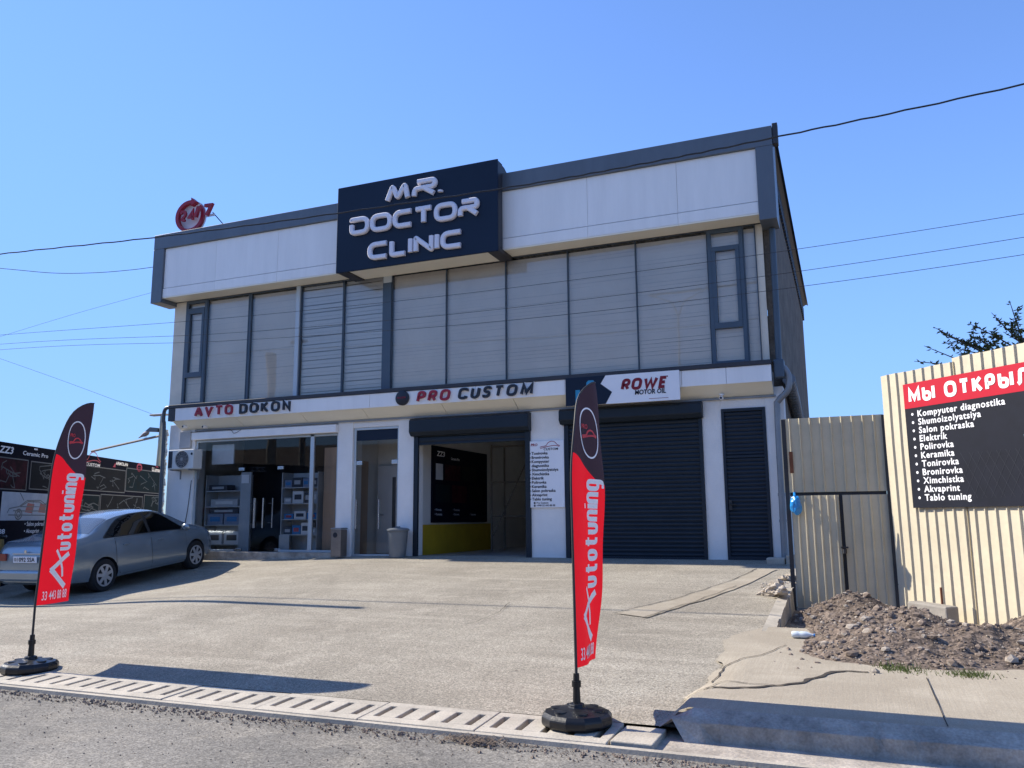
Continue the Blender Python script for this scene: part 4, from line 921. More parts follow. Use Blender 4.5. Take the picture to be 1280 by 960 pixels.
# white picture with a car in section
a, b, c, d = -6.98, -4.74, .03, .535
mb = MB(); flat(mb, [(a, c), (b, c), (b, d), (a, d)], fb, .002); wp = mb.build('white_picture', M_pic[3], g, recalc=False)
mb = MB(); car_ = [(0, .12), (.03, .2), (.2, .24), (.34, .36), (.6, .37), (.76, .26), (.95, .22), (1, .14), (.98, .08), (.02, .08)]
for pl in (car_, [(.22, .24), (.36, .34), (.58, .34), (.72, .25), (.22, .24)], [(.46, .36), (.45, .08)], [(.1, .16), (.4, .16), (.9, .17)], [(.28, .36), (.2, .5)], [(.70, .3), (.82, .46)]):
    stroke_mesh(mb, [Vector((a+.2+p.x*1.75, c+.02+p.y*.95)) for p in [Vector(q) for q in pl]], False, .02, 0, .004, fb)
for cx in (.2, .8):
    for r in (.09, .05): stroke_mesh(mb, [Vector((a+.2+cx*1.75+r*1.2*math.cos(R(t)), c+.11+r*math.sin(R(t)))) for t in range(0, 360, 20)], True, .028, 0, .0045+r*.01, fb)
mb.build('car_drawing', M_frame, wp, recalc=False)
mb = MB(); flat(mb, [(a+.75, c+.15), (a+1.0, c+.13), (a+1.05, c+.3), (a+.82, c+.32)], fb, .0035); flat(mb, [(a+1.2, c+.15), (a+1.45, c+.14), (a+1.45, c+.3), (a+1.25, c+.32)], fb, .0035)
mb.build('red_seats', M_red, wp, recalc=False)
mb = MB(); printed(mb, 'ZZ3', fb, -7.3+.12, 1.21, .12, .42, .03, .2, .003); mb.build('text_line', M_prwhite, g, recalc=False)
mb = MB(); printed(mb, 'Ceramic Pro', fb, -6.45, 1.22, .075, .85, .02, 0, .003); mb.build('text_line', M_prwhite, g, recalc=False)
mb = MB(); flat(mb, [(-6.1, 1.34), (-6.1, 1.37), (-5.98, 1.37), (-5.98, 1.34)], fb, .003); mb.build('logo_mark', M_prwhite, g, recalc=False)
mb = MB(); printed(mb, 'CUSTOM', fb, -4.1, 1.18, .06, .62, .015, .1, .003); mb.build('text_line', M_prwhite, g, recalc=False)
mb = MB(); printed(mb, 'ARMOLAN', fb, -2.72, 1.28, .07, .6, .03, 0, .003); mb.build('text_line', M_prwhite, g, recalc=False)
mb = MB(); printed(mb, 'LLumar', fb, -.72, 1.25, .10, .52, .03, 0, .003); mb.build('text_line', M_prwhite, g, recalc=False)
mb = MB(); printed(mb, '• Salon pokraska', fb, -6.2, -.07, .075, None, .02, 0, .003); mb.build('text_line', M_prwhite, g, recalc=False)
mb = MB(); printed(mb, '• Akvaprint', fb, -6.2, -.2, .075, None, .02, 0, .003); mb.build('text_line', M_prwhite, g, recalc=False)
mb = MB(); printed(mb, '33 443-88-88', fb, -7.9, -.2, .08, 1.1, .02, 0, .003); mb.build('text_line', M_prwhite, g, recalc=False)
mb = MB(); car_logo(mb, fb, -4.3, 1.26, .85, .02, .003); flat(mb, [(-2.86, 1.22), (-2.74, 1.22), (-2.74, 1.33)], fb, .003); flat(mb, [(-.55, 1.36), (-.3, 1.36), (-.42, 1.395)], fb, .003)
stroke_mesh(mb, [Vector((-1.47+.13*math.cos(R(t)), 1.29+.08*math.sin(R(t)))) for t in range(0, 360, 15)], True, .05, 0, .003, fb); printed(mb, 'SunTek', fb, -1.56, 1.27, .035, .18, .02, 0, .005)
mb.build('red_marks', M_red, g, recalc=False)
# post with lamp heads, steel boom and the pigeon on it
g = empty('lamp_post', (-20.75, 5.0, -1.4), 'thin grey green post with two small lamp heads left of the building', 'lamp post')
mb = MB(); mb.tube([(-20.84, 5, -1.5), (-20.63, 5, 3.46)], .08, 10); mb.build('pole', pm('post_green_grey', (.20, .23, .22), .5), g, smooth=True)
MB().box(-21.13, -20.5, 4.9, 5.1, 3.40, 3.46).build('lamp_head', M_zinc, g, bevel=.015)
mb = MB(); mb.prism([(-21.27, 4.9, 2.90), (-20.75, 4.9, 2.86), (-20.75, 4.9, 2.99), (-21.07, 4.9, 3.03)], (0, 1, 0), .18); mb.build('lamp_head', M_frame, g)
o = MB(); o.tube([(-23.95, 5.2, 2.37), (-20.8, 5.2, 2.78)], .04, 8); o = o.build('steel_boom', pm('boom_steel', (.16, .15, .15), .5), None, smooth=True); tag(o, 'thin sloping steel boom rising behind the banner wall to the lamp post', 'boom')
PX, PY, PZ = -21.55, 5.2, 2.715
g = empty('pigeon', (PX, PY, PZ), 'grey pigeon perched on the sloping steel boom', 'bird')
mp_ = pm('pigeon_grey', (.16, .16, .18), .7, var=.3, scale=12); body = MB()
# one continuous body: tail, rump, breast, neck, head and beak along one spine
spine = [(-.30, -.015, .012), (-.20, .03, .03), (-.12, .065, .055), (-.03, .10, .078), (.05, .125, .075), (.10, .165, .052), (.125, .205, .035), (.145, .235, .036), (.165, .245, .028), (.185, .24, .010), (.21, .232, .003)]
P = [Vector((PX+a, PY, PZ+.035+b)) for a, b, r in spine]; body.tube(smoothp(P, 3), [spine[min(i//3, 9)][2]+(spine[min(i//3+1, 10)][2]-spine[min(i//3, 9)][2])*((i % 3)/3) for i in range(31)], 12)
for q in (-.025, .025): body.tube([(PX+.0, PY+q, PZ+.08), (PX+.01, PY+q, PZ+.003)], .007, 5)
body.build('plumage', mp_, g, smooth=True)
# barrel behind the car
g = empty('barrel', (-15.0, -4.4, -1.3), 'tall ochre drum with dark rubbish on top between the banner wall and the parked car', 'barrel')
MB().lathe((-15.0, -4.4, zl2(-15, -4.4)), [(.14, 0), (.15, .2), (.155, .5), (.15, .85), (.145, 1.02)], 20).build('body', pm('ochre_wood', (.30, .19, .06), .7, var=.25, scale=5, stretch=(6, 6, .6)), g, smooth=True)
mb = MB()
for i in range(7): rock(mb, (-15.0+random.uniform(-.1, .1), -4.4+random.uniform(-.1, .1), zl2(-15, -4.4)+1.06), random.uniform(.05, .09), seed=i+40)
mb.build('rubbish', M_plastic, g)

# ------------------------------------------------------------------ parked car
CARM = Matrix.Translation((-13.86, -2.50, (zl2(-13.9, -3.8)+zl2(-13.9, -1.2))/2+.006)) @ Matrix.Rotation(R(96), 4, 'Z') @ Matrix.Rotation(math.atan2(zl2(-13.9, -3.8)-zl2(-13.9, -1.2), 2.6), 4, 'Y') @ Matrix.Scale(.96, 4)
car = empty('parked_car', (0, 0, 0), 'silver blue sedan parked nose to the building in the shade of the banner wall', 'car', rot=(0, 0, 0))
car.matrix_world = CARM
def itp(tab, x):
    if x <= tab[0][0]: return tab[0][1]
    for (a, va), (b, vb) in zip(tab, tab[1:]):
        if x <= b:
            t = (x-a)/(b-a); return va+(vb-va)*t
    return tab[-1][1]
TOP = [(-2.34, .62), (-2.31, .86), (-2.24, 1.0), (-2.1, 1.055), (-1.75, 1.085), (-1.55, 1.115), (-1.25, 1.265), (-1.0, 1.372), (-.75, 1.428), (-.4, 1.458), (0, 1.462), (.25, 1.447), (.5, 1.392), (.8, 1.265), (1.1, 1.11), (1.28, 1.02), (1.6, .965), (1.9, .895), (2.12, .81), (2.23, .70), (2.28, .52)]
BELT = [(-2.34, .60), (-2.31, .82), (-2.24, .93), (-2.0, .985), (-1.5, 1.0), (-.5, .965), (.5, .93), (1.28, .90), (1.7, .86), (2.0, .78), (2.2, .66), (2.28, .50)]
WID = [(-2.34, .62), (-2.28, .74), (-2.1, .82), (-1.7, .862), (-1.0, .875), (0, .88), (1.0, .875), (1.5, .86), (1.9, .80), (2.15, .69), (2.28, .52)]
RED = [(-2.34, .55), (-2.1, .70), (-1.6, .68), (-1.25, .60), (-.9, .575), (0, .575), (.5, .585), (.9, .64), (1.28, .71), (1.7, .66), (2.1, .56), (2.28, .45)]
BOT = [(-2.34, .34), (-2.2, .27), (-1.6, .21), (1.6, .19), (2.1, .22), (2.28, .30)]
def section(x):
    w_, zb, zt, yr, z0 = itp(WID, x), itp(BELT, x), itp(TOP, x), itp(RED, x), itp(BOT, x)
    h = zb-z0; e = zt-zb
    return [(0, z0), (w_-.14, z0), (w_-.05, z0+.03), (w_-.008, z0+.18*h), (w_, z0+.45*h), (w_-.004, z0+.62*h), (w_-.018, z0+.80*h), (w_-.042, z0+.95*h), (w_-.065, zb+.012*min(1, e*4)),
            (w_-.065+(yr-w_+.065)*.35, zb+e*.36), (w_-.065+(yr-w_+.065)*.72, zb+e*.72), (yr, zb+e*.90), (yr*.80, zb+e*.965), (yr*.45, zt-.006*min(1, e*4)), (0, zt)]
xs = [-2.34, -2.325, -2.30, -2.26, -2.2, -2.1]+[-2.0+.1*i for i in range(41)]+[2.06, 2.12, 2.17, 2.21, 2.25, 2.28]
mb = MB(); vs = []; K_ = None
for x in xs:
    sec = section(x); ring = [(x, y, z) for y, z in sec]+[(x, -y, z) for y, z in sec[-2:0:-1]]; K_ = len(ring); vs += ring
fs = [(i*K_+k, i*K_+(k+1) % K_, (i+1)*K_+(k+1) % K_, (i+1)*K_+k) for i in range(len(xs)-1) for k in range(K_)]
fs += [tuple(range(K_-1, -1, -1)), tuple((len(xs)-1)*K_+k for k in range(K_))]
M_car = pm('car_paint', (.27, .325, .365), .26, metal=.55, var=.04, spec=.5, coat=.6)
mb.add(vs, fs); body = mb.build('body', [M_car, M_iron], None, loc=(0, 0, 0), smooth=True)
cut = MB()
for cx in (-1.35, 1.35):
    for s in (-1, 1): cut.lathe((cx, s*.80, .315), [(.355, -.2), (.355, .3)] if s > 0 else [(.355, -.3), (.355, .2)], 32, 'y', 0)
co = cut.build('cutter', M_iron, None, loc=(0, 0, 0))
bo = body.modifiers.new('arch', 'BOOLEAN'); bo.object = co; bo.operation = 'DIFFERENCE'; bo.solver = 'EXACT'
try: bo.material_mode = 'TRANSFER'
except Exception: pass
bpy.context.view_layer.update()
me2 = bpy.data.meshes.new_from_object(body.evaluated_get(bpy.context.evaluated_depsgraph_get()))
body.modifiers.clear(); body.data = me2; bpy.data.objects.remove(co)
try: me2.set_sharp_from_angle(angle=R(32))
except Exception: pass
body.parent = car
def side(x, t, off=.006, sgn=-1):
    """greenhouse side: t=0 belt, t=1 roof edge"""
    w_, zb, zt, yr = itp(WID, x), itp(BELT, x), itp(TOP, x), itp(RED, x); e = zt-zb
    P = [(w_-.065, zb+.012*min(1, e*4)), (w_-.065+(yr-w_+.065)*.35, zb+e*.36), (w_-.065+(yr-w_+.065)*.72, zb+e*.72), (yr, zb+e*.90)]
    T = [0, .4, .8, 1]
    y = itp(list(zip(T, [p[0] for p in P])), t); z = itp(list(zip(T, [p[1] for p in P])), t)
    return (x, sgn*(y+off*.9), z+off*.4)
def flank(x, t, off=.004, sgn=-1):
    sec = section(x)[2:9]; z0, z1 = sec[0][1], sec[-1][1]; z = z0+(z1-z0)*t
    y = itp([(p[1], p[0]) for p in sec], z); return (x, sgn*(y+off), z)
def patch(fn, x0, x1, lo, hi, n=14, k=5):
    mb = MB(); vs = []; fs = []
    for i in range(n+1):
        x = x0+(x1-x0)*i/n; a, b = lo(x), hi(x)
        for j in range(k+1): vs.append(fn(x, a+(b-a)*j/k))
    for i in range(n):
        for j in range(k): q = i*(k+1)+j; fs.append((q, q+k+1, q+k+2, q+1))
    return mb.add(vs, fs)
for sg in (-1, 1):
    fn_s = lambda x, t: side(x, t, .007, sg)
    f_trim = lambda x, t: side(x, t, .004, sg)
    rear_hi = [(-1.28, .10), (-1.15, .42), (-1.0, .66), (-.8, .84), (-.55, .92), (-.08, .94)]; front_hi = [(-.02, .94), (.3, .92), (.5, .84), (.7, .66), (.9, .40), (1.08, .12)]
    patch(f_trim, -1.31, 1.12, lambda x: .02, lambda x: min(.98, (itp(rear_hi, x) if x < -.05 else itp(front_hi, x))+.05)).build('window_trim', M_iron, car, smooth=True)
    patch(fn_s, -1.28, -.10, lambda x: .06, lambda x: itp(rear_hi, x)).build('side_window', M_tint, car, smooth=True)
    patch(fn_s, -.02, 1.08, lambda x: .06, lambda x: max(.061, itp(front_hi, x))).build('side_window', M_tint, car, smooth=True)
    f_d = lambda x, t: flank(x, t, .0045, sg); f_seam = lambda x, t: flank(x, t, .002, sg)
    arch = lambda x: max(.06, .06 if x > -.93 else .06+(-.93-x)*2.4)
    patch(f_seam, -1.05, 1.03, lambda x: max(.05, arch(x)-.02), lambda x: .99, 20, 8).build('door_seam', M_iron, car, smooth=True)
    for nm, a, b in (('door', -1.04, -.065), ('door', -.05, 1.02)):
        dr = patch(f_d, a, b, lambda x: arch(x), lambda x: .985, 14, 8).build(nm, M_car, car, smooth=True)
        hx = a+.18; p0 = Vector(flank(hx, .80, .01, sg)); p1 = Vector(flank(hx+.16, .80, .01, sg)); m0 = (p0+p1)/2+Vector((0, sg*.025, 0))
        hb = MB(); hb.tube([p0, m0, p1], [.012, .016, .012], 8); hb.build('handle', M_car, dr, smooth=True)
        sb = MB(); sb.v = []; pts = [Vector(flank(a+(b-a)*k/6, .40, .008, sg)) for k in range(7)]
        for q0, q1 in zip(pts, pts[1:]): sb.quad(q0+Vector((0, 0, -.03)), q1+Vector((0, 0, -.03)), q1+Vector((0, 0, .03)), q0+Vector((0, 0, .03)))
        sb.build('moulding', M_car, dr, recalc=False)
def topf(x, s, off=.006):
    yr, zt, zb = itp(RED, x), itp(TOP, x), itp(BELT, x); e = zt-zb
    P = [(0, zt), (yr*.45, zt-.006*min(1, e*4)), (yr*.80, zb+e*.965), (yr, zb+e*.90)]
    y = abs(s)*yr*.96; z = itp(P, y); return (x, y*(1 if s > 0 else -1), z+off)
for nm, a, b in (('windscreen', .56, 1.24), ('rear_window', -1.52, -.98)):
    mb = MB(); vs = []; fs = []
    for i in range(9):
        for j in range(11): vs.append(topf(a+(b-a)*i/8, -1+2*j/10))
    for i in range(8):
        for j in range(10): q = i*11+j; fs.append((q, q+11, q+12, q+1))
    mb.add(vs, fs).build(nm, pm('rear_glass', (.07, .08, .09), .06, spec=.8, coat=.5) if nm == 'rear_window' else M_tint, car, smooth=True, recalc=False)
# wheels
M_tyre = pm('tyre_rubber', (.018, .018, .019), .8, var=.2); M_rim = pm('wheel_cover', (.50, .51, .52), .35, metal=.5, var=.05)
wh = None
for cx in (-1.35, 1.35):
    for s in (-1, 1):
        c = (cx, s*.765, .315)
        if s < 0:
            tw = MB().lathe(c, [(.20, -.10), (.29, -.105), (.315, -.075), (.318, 0), (.315, .075), (.29, .10), (.2, .1)], 36, 'y').build('wheel', M_tyre, car, smooth=True)
        else:
            tw = MB().lathe(c, [(.20, -.10), (.29, -.10), (.315, -.075), (.318, 0), (.315, .075), (.29, .105), (.2, .1)], 36, 'y').build('wheel', M_tyre, car, smooth=True)
        MB().lathe((cx, s*(.765+.085), .315), [(.205, 0), (.205, .004)], 32, 'y').build('rim_recess', M_iron, tw)
        rb = MB(); yy = s*(.765+.093)
        ring = [Vector((.195*math.cos(R(a)), .195*math.sin(R(a)))) for a in range(0, 360, 10)]
        fnw = lambda x, y, z: Vector((cx+x, yy+s*z, .315+y))
        stroke_mesh(rb, ring, True, .03, .012, 0, fnw)
        for k in range(7):
            a = 2*math.pi*k/7+.3; d = Vector((math.cos(a), math.sin(a))); stroke_mesh(rb, [d*.03, d*.12, d*.188], False, .062, .014, .002+.0005*k, fnw)
        rb.lathe((cx, yy, .315), [(.055, -.0), (.055, s*.016), (.03, s*.024)], 20, 'y')
        rb.build('rim', M_rim, tw)
for s in (-1, 1):
    mb = MB(); rock(mb, (.86, s*.99, .99), .095, (.6, 1.1, .8), 2, 3, .05); mb.tube([(.9, s*.84, .95), (.88, s*.95, .965)], .022, 8); mb.build('mirror', M_car, car, smooth=True)
    mb = MB(); mb.add([flank(x, t, .008, s) for t in (.66, .93) for x in (-2.27, -2.18, -2.06)], [(0, 1, 4, 3), (1, 2, 5, 4)])
    mb.box(-2.352, -2.30, *sorted((s*.46, s*.64)), .73, .86); mb.build('tail_light', pm('tail_lens', (.22, .02, .02), .2, var=.1, spec=.6), car)
    mb = MB(); vs = [Vector(flank(x, t, .006, s)) for t in (.62, .95) for x in (1.85, 2.05, 2.2)]; mb.add(vs, [(0, 1, 4, 3), (1, 2, 5, 4)]).build('headlight', pm('head_lens', (.5, .52, .55), .15, spec=.7), car)
fc = Vector(flank(-1.78, .66, .004, -1)); mb = MB(); mb.add([flank(-1.86, .74, .004), flank(-1.70, .74, .004), flank(-1.70, .58, .004), flank(-1.86, .58, .004)], [(0, 1, 2, 3)]); mb.build('fuel_flap', M_car, car)
bp_ = MB().box(-2.40, -2.20, -.70, .70, .36, .56).build('rear_bumper', M_car, car, bevel=.045)
pl = MB().box(-2.362, -2.345, -.27, .27, .70, .815).build('number_plate', M_prwhite, car, bevel=.003)
fp = plane_fn((-2.363, .27, .70), Vector((0, -1, 0)), ZU); mb = MB(); printed(mb, '01', fp, .03, .025, .065, .07, .02, 0, .001); printed(mb, '092 SSA', fp, .14, .022, .075, .36, .03, 0, .001)
flat(mb, [(.113, .01), (.118, .01), (.118, .105), (.113, .105)], fp, .001); mb.build('plate_print', M_black, pl, recalc=False)
mb = MB().lathe((-2.335, 0, .90), [(.03, 0), (.03, -.012)], 16, 'x'); mb.build('boot_emblem', M_steel, car)
mb = MB(); mb.box(-2.33, -2.30, -.32, .32, .845, .87); mb.build('boot_trim', M_rim, car, bevel=.004)
mb = MB(); mb.box(1.0, 1.05, -.5, -.46, .98, 1.0); 

# ------------------------------------------------------------------ feather banners
M_fred = pm('banner_red', (.46, .006, .016), .65, var=.04, spec=.25); M_fblk = pm('banner_black', (.018, .012, .022), .65, var=.1, spec=.25); M_fwht = pm('banner_white', (.88, .87, .88), .6, var=.02)
for mt in (M_fred, M_fblk):  # thin cloth lets some light through
    t_ = mt.node_tree; b = t_.nodes['Principled BSDF']; tl = t_.nodes.new('ShaderNodeBsdfTranslucent'); mxs = t_.nodes.new('ShaderNodeMixShader'); mxs.inputs[0].default_value = .45
    t_.links.new(b.inputs['Base Color'].links[0].from_socket, tl.inputs[0]); t_.links.new(b.outputs[0], mxs.inputs[1]); t_.links.new(tl.outputs[0], mxs.inputs[2]); t_.links.new(mxs.outputs[0], t_.nodes['Material Output'].inputs[0])
def feather(base, ang, z0, z1, lean, label, fold, W=.5):
    g = empty('feather_banner', base, label, 'banner flag', 'feather banners at the roadside'); bx, by, bz = base
    d = Vector((math.sin(R(ang)), math.cos(R(ang)), 0)); n0 = d.cross(ZU); Hc = z1-z0; LV = Vector(lean)
    prof = [(0, 0), (.235, 0), (.255, .02), (.255, .07), (.23, .095), (.20, .10), (.12, .115), (.06, .12), (.055, .15), (0, .15)]
    bm_ = MB(); bm_.lathe((bx, by, bz), prof[1:-1], 12)
    bobj = bm_.build('base', M_plastic, g, bevel=.012)
    for a in range(0, 360, 60):
        rb = MB(); c = Vector((bx+.15*math.cos(R(a)), by+.15*math.sin(R(a)), bz+.085)); rb.lathe(c, [(.05, 0), (.045, .028), (.0, .03)], 12); rb.build('base_rib', M_plastic, bobj, smooth=True)
    def up(v): return 0 if v < .60 else 1-math.sqrt(max(0, 1-((v-.60)/.40)**2))
    def pos(u, v, off=0):
        tw = R(-fold*16)*math.sin(min(1, max(0, v))*math.pi*.9); dd = Vector((d.x*math.cos(tw)-d.y*math.sin(tw), d.x*math.sin(tw)+d.y*math.cos(tw), 0)); nn = dd.cross(ZU)
        rip = (.012+.03*abs(fold))*math.sin(u*5.0+v*3.1+fold)*min(1, u*2.2) + .055*fold*math.sin(math.pi*u)*math.exp(-((v-.6)/.28)**2) + .008*math.sin(v*17+u*4)*u
        return Vector((bx, by, z0+v*Hc-.02*u*fold)) + dd*(W*u) + LV*v + nn*(rip+off)
    # pole: socket, straight part, sleeve part that bends over
    pts = [Vector((bx, by, bz+.12)), Vector((bx, by, bz+.35))]; mb = MB(); mb.tube(pts, [.030, .022], 12); mb.tube([(bx, by, bz+.26), (bx, by, bz+.30)], .034, 12); mb.build('socket', M_plastic, g, smooth=True)
    mb = MB(); P = [Vector((bx, by, bz+.3))]+[pos(0, .0)]+[pos(up(v), v, .0) for v in [.06*i for i in range(1, 11)]+[.6+.4*math.sin(math.pi/2*i/14) for i in range(1, 15)]]
    mb.tube(P, [.011]*3+[.011-.006*i/(len(P)-3) for i in range(len(P)-3)], 8); mb.build('pole', M_iron, g, smooth=True)
    vb = lambda u: .72-.105*(u*u*(3-2*u))
    for nm, mt, lo, hi in (('red_cloth', M_fred, lambda u: 0, vb), ('black_cloth', M_fblk, vb, lambda u: 1.0)):
        vs = []; fs = []; nu, nv = 16, 40
        for i in range(nu+1):
            s = i/nu
            for j in range(nv+1):
                tj = j/nv; tj = tj if nm == 'red_cloth' else 1-(1-tj)**2; v = lo(s)+(hi(s)-lo(s))*tj; u = up(v)+(1-up(v))*s
                vs.append(pos(u, v))
        for i in range(nu):
            for j in range(nv): q = i*(nv+1)+j; fs.append((q, q+nv+1, q+nv+2, q+1))
        mb = MB().add(vs, fs); o = mb.build(nm, mt, g, smooth=True, recalc=False)
        if nm == 'red_cloth': red = o
        else: blk = o
    side_mb = MB()
    fT = lambda x, y, z: pos(.66-y/W, .075+x/Hc, .004+z)         # text runs up the pole
    mb = MB(); Lc = Hc*.165
    stroke_mesh(mb, [Vector((0, -.075)).lerp(Vector((Lc*.55, .185)), t/6) for t in range(7)], False, .058, 0, 0, fT)
    stroke_mesh(mb, [Vector((Lc*.50, .19)).lerp(Vector((Lc*.72, .06)), t/3) for t in range(4)]+[Vector((Lc*.72, .06)).lerp(Vector((Lc*.98, -.075)), t/3) for t in range(1, 4)], False, .05, 0, .001, fT)
    stroke_mesh(mb, [Vector((Lc*.30, -.02)), Vector((Lc*.55, .0)), Vector((Lc*.85, .05)), Vector((Lc*1.1, .125))], False, .03, 0, .002, fT)
    st, w0 = strokes2d('utotuning', .235, .036, TECH, .92, .20)
    k = Hc*.375/w0
    for i, (p, c) in enumerate(st):
        q = []; pp = p+[p[0]] if c else p
        for a, b in zip(pp, pp[1:]): q += [a.lerp(b, t/4) for t in range(4)]
        if not c: q.append(pp[-1])
        stroke_mesh(mb, [Vector((Lc*1.10+a.x*k, a.y-.085)) for a in q], c, .036, 0, .0006*(i % 4), fT)
    mb.build('lettering', M_fwht, red, recalc=False)
    fU = lambda x, y, z: pos(x/W, y/Hc, .004+z)
    mb = MB(); printed(mb, '33 443 88 88', fU, .07, .045, .085, .38, .012, 0, 0); mb.build('phone_print', M_fwht, red, recalc=False)
    fE = lambda x, y, z: pos(.63+x/W, .80+y/Hc, .004+z)
    mb = MB(); el = [Vector((.125*math.cos(R(a)), .195*math.sin(R(a)))) for a in range(0, 360, 8)]; stroke_mesh(mb, el, True, .013, 0, 0, fE); mb.build('emblem_ring', M_fwht, blk, recalc=False)
    mb = MB(); car_logo(mb, fE, -.10, -.03, .20, .014, 0); printed(mb, 'PRO', fE, -.10, .03, .035, .08, .03, .2, .001); mb.build('emblem_car', pm('logo_coral', (.65, .05, .06), .6), blk, recalc=False)
    return g
feather((-7.56, -9.28, -1.445), -13, -.82, 1.27, (.09, .02, 0), 'tall red and black feather banner flag in front of the parked car', .0)
feather((-1.91, -9.39, -1.445), 2, -1.06, 1.09, (-.02, 0, 0), 'twisted red and black feather banner flag near the closed shutter and sidewalk corner', .5)

# ------------------------------------------------------------------ gate and fence at the right
M_fence = pm('fence_cream', (.55, .49, .36), .5, var=.09, fine=.04, fscale=20, scale=1.4, spec=.35); M_gate = pm('gate_cream', (.50, .44, .31), .6, var=.12, scale=1.6, spec=.3)
M_rust = pm('rust', (.16, .06, .03), .9, var=.4)
def corrug(P0, D, length, z0, z1, pitch=.142, flat_w=.098, rise=.016, h=.022, top=None, lean=0.):
    """trapezoidal sheet from P0 along D; the ribs stand out on the viewer's side"""
    P0 = Vector(P0); D = Vector(D).normalized(); Nn = D.cross(ZU); S_ = [0]; O_ = [0]; s = 0
    while s < length:
        for ds, o in ((flat_w, 0), (rise, h), (pitch-flat_w-2*rise, h), (rise, 0)):
            s += ds; S_.append(min(s, length)); O_.append(o)
    mb = MB(); vs = []; fs = []; rows = 10
    for s, o in zip(S_, O_):
        for r in range(rows+1):
            t = r/rows; zt = top(s) if top else z1; z = z0+(zt-z0)*t
            wob = .011*noise.noise(Vector((s*2.1, z*1.3, P0.x)))
            vs.append(P0+D*s+Nn*(o+wob+lean*t)+ZU*(z-P0.z))
    for i in range(len(S_)-1):
        for r in range(rows): q = i*(rows+1)+r; fs.append((q, q+rows+1, q+rows+2, q+1))
    return mb.add(vs, fs)
FD = Vector((.695, -.719, 0)).normalized(); FP = Vector((.47, -3.03, 0))
g = empty('metal_fence', (.47, -3.03, -1.3), 'tall cream corrugated metal fence carrying the red and black price banner', 'fence')
for i, (s, l, zt) in enumerate(((0, 1.16, 1.885), (1.14, 1.16, 1.93), (2.28, 1.16, 1.90), (3.42, 1.16, 1.91))):
    P = FP+FD*s+FD.cross(ZU)*(.004*(i % 2)); P.z = -1.36
    corrug(P, FD, l, -1.36, zt, top=lambda q, zt=zt: zt+.004*math.sin(q*9)).build('sheet', M_fence, g, recalc=False)
NB = -FD.cross(ZU)
for s in (.03, 2.3, 4.5): mb = MB(); a = FP+FD*s+NB*.05; mb.tube([a+ZU*-1.4, a+ZU*1.8], .035, 8); mb.build('post', M_iron, g)
for z in (-.9, .4, 1.5): mb = MB(); mb.tube([FP+NB*.025+ZU*z, FP+FD*4.55+NB*.025+ZU*z], .02, 6); mb.build('rail', M_iron, g)
# banner on the fence
g = empty('fence_banner', FP+FD*1.6+ZU*.09, 'red-topped black price banner with a white Cyrillic headline fixed to the fence', 'banner')
BL = 2.75; O0 = FP+FD*.40+FD.cross(ZU)*.036+ZU*.095; ff0 = plane_fn(O0, FD, ZU)
mb = MB(); mb.prism([ff0(0, 0, 0), ff0(BL, 0, 0), ff0(BL, 1.61, 0), ff0(0, 1.61, 0)], FD.cross(ZU), .012); mb.build('panel', pm('banner_slate', (.010, .012, .021), .6, var=.2, spec=.15), g)
ff = lambda x, y, z: ff0(x, y, z+.0125)
mb = MB(); flat(mb, [(0, 1.285), (BL, 1.285), (BL, 1.61), (0, 1.61)], ff, .001); mb.build('red_field', M_redpaint, g, recalc=False)
raised('headline', 'МЫ ОТКРЫЛИСЬ', lambda x, y, z: ff(.075+x, 1.35+y, z), 2.22, .20, .047, .0, M_prwhite, g, gap=.13, z0=.003)
items = ['Kompyuter diagnostika', 'Shumoizolyatsiya', 'Salon pokraska', 'Elektrik', 'Polirovka', 'Keramika', 'Tonirovka', 'Bronirovka', 'Ximchistka', 'Akvaprint', 'Tablo tuning']
for i, t in enumerate(items):
    mb = MB(); y = 1.165-i*.1075; printed(mb, t, ff, .20, y, .080, None, .030, 0, .002, space=1.14)
    flat(mb, [(.115+.018*math.cos(R(a)), y+.038+.018*math.sin(R(a))) for a in range(0, 360, 30)], ff, .002)
    mb.build('text_line', M_prwhite, g, recalc=False)
mb = MB()
for pl in ([(1.66, .86), (1.70, 1.0), (1.78, 1.05), (1.95, 1.06), (2.2, 1.0)], [(1.64, .72), (1.70, .78), (1.76, .74), (1.85, .72)], [(1.62, .52), (1.72, .48), (1.95, .47), (2.3, .50)], [(1.72, .92), (1.76, .98), (1.86, .97)], [(1.62, .80), (1.65, .66), (1.72, .62)], [(2.2, 1.0), (2.4, .85), (2.5, .6)]):
    stroke_mesh(mb, [Vector((p.x, p.y)) for p in smoothp([(a, b, 0) for a, b in pl], 5)], False, .022, 0, .002, ff)
mb.build('headlight_art', pm('art_pale_blue', (.35, .55, .66), .5), g, recalc=False)
mb = MB()
for i in range(8): stroke_mesh(mb, [Vector((.95+i*.12, .1)), Vector((.65+i*.12, .65))], False, .004, 0, .0015, ff); stroke_mesh(mb, [Vector((.65+i*.12, .1)), Vector((.95+i*.12, .65))], False, .004, 0, .0018, ff)
mb.build('faint_grid', pm('grid_grey', (.017, .020, .032), .5), g, recalc=False)
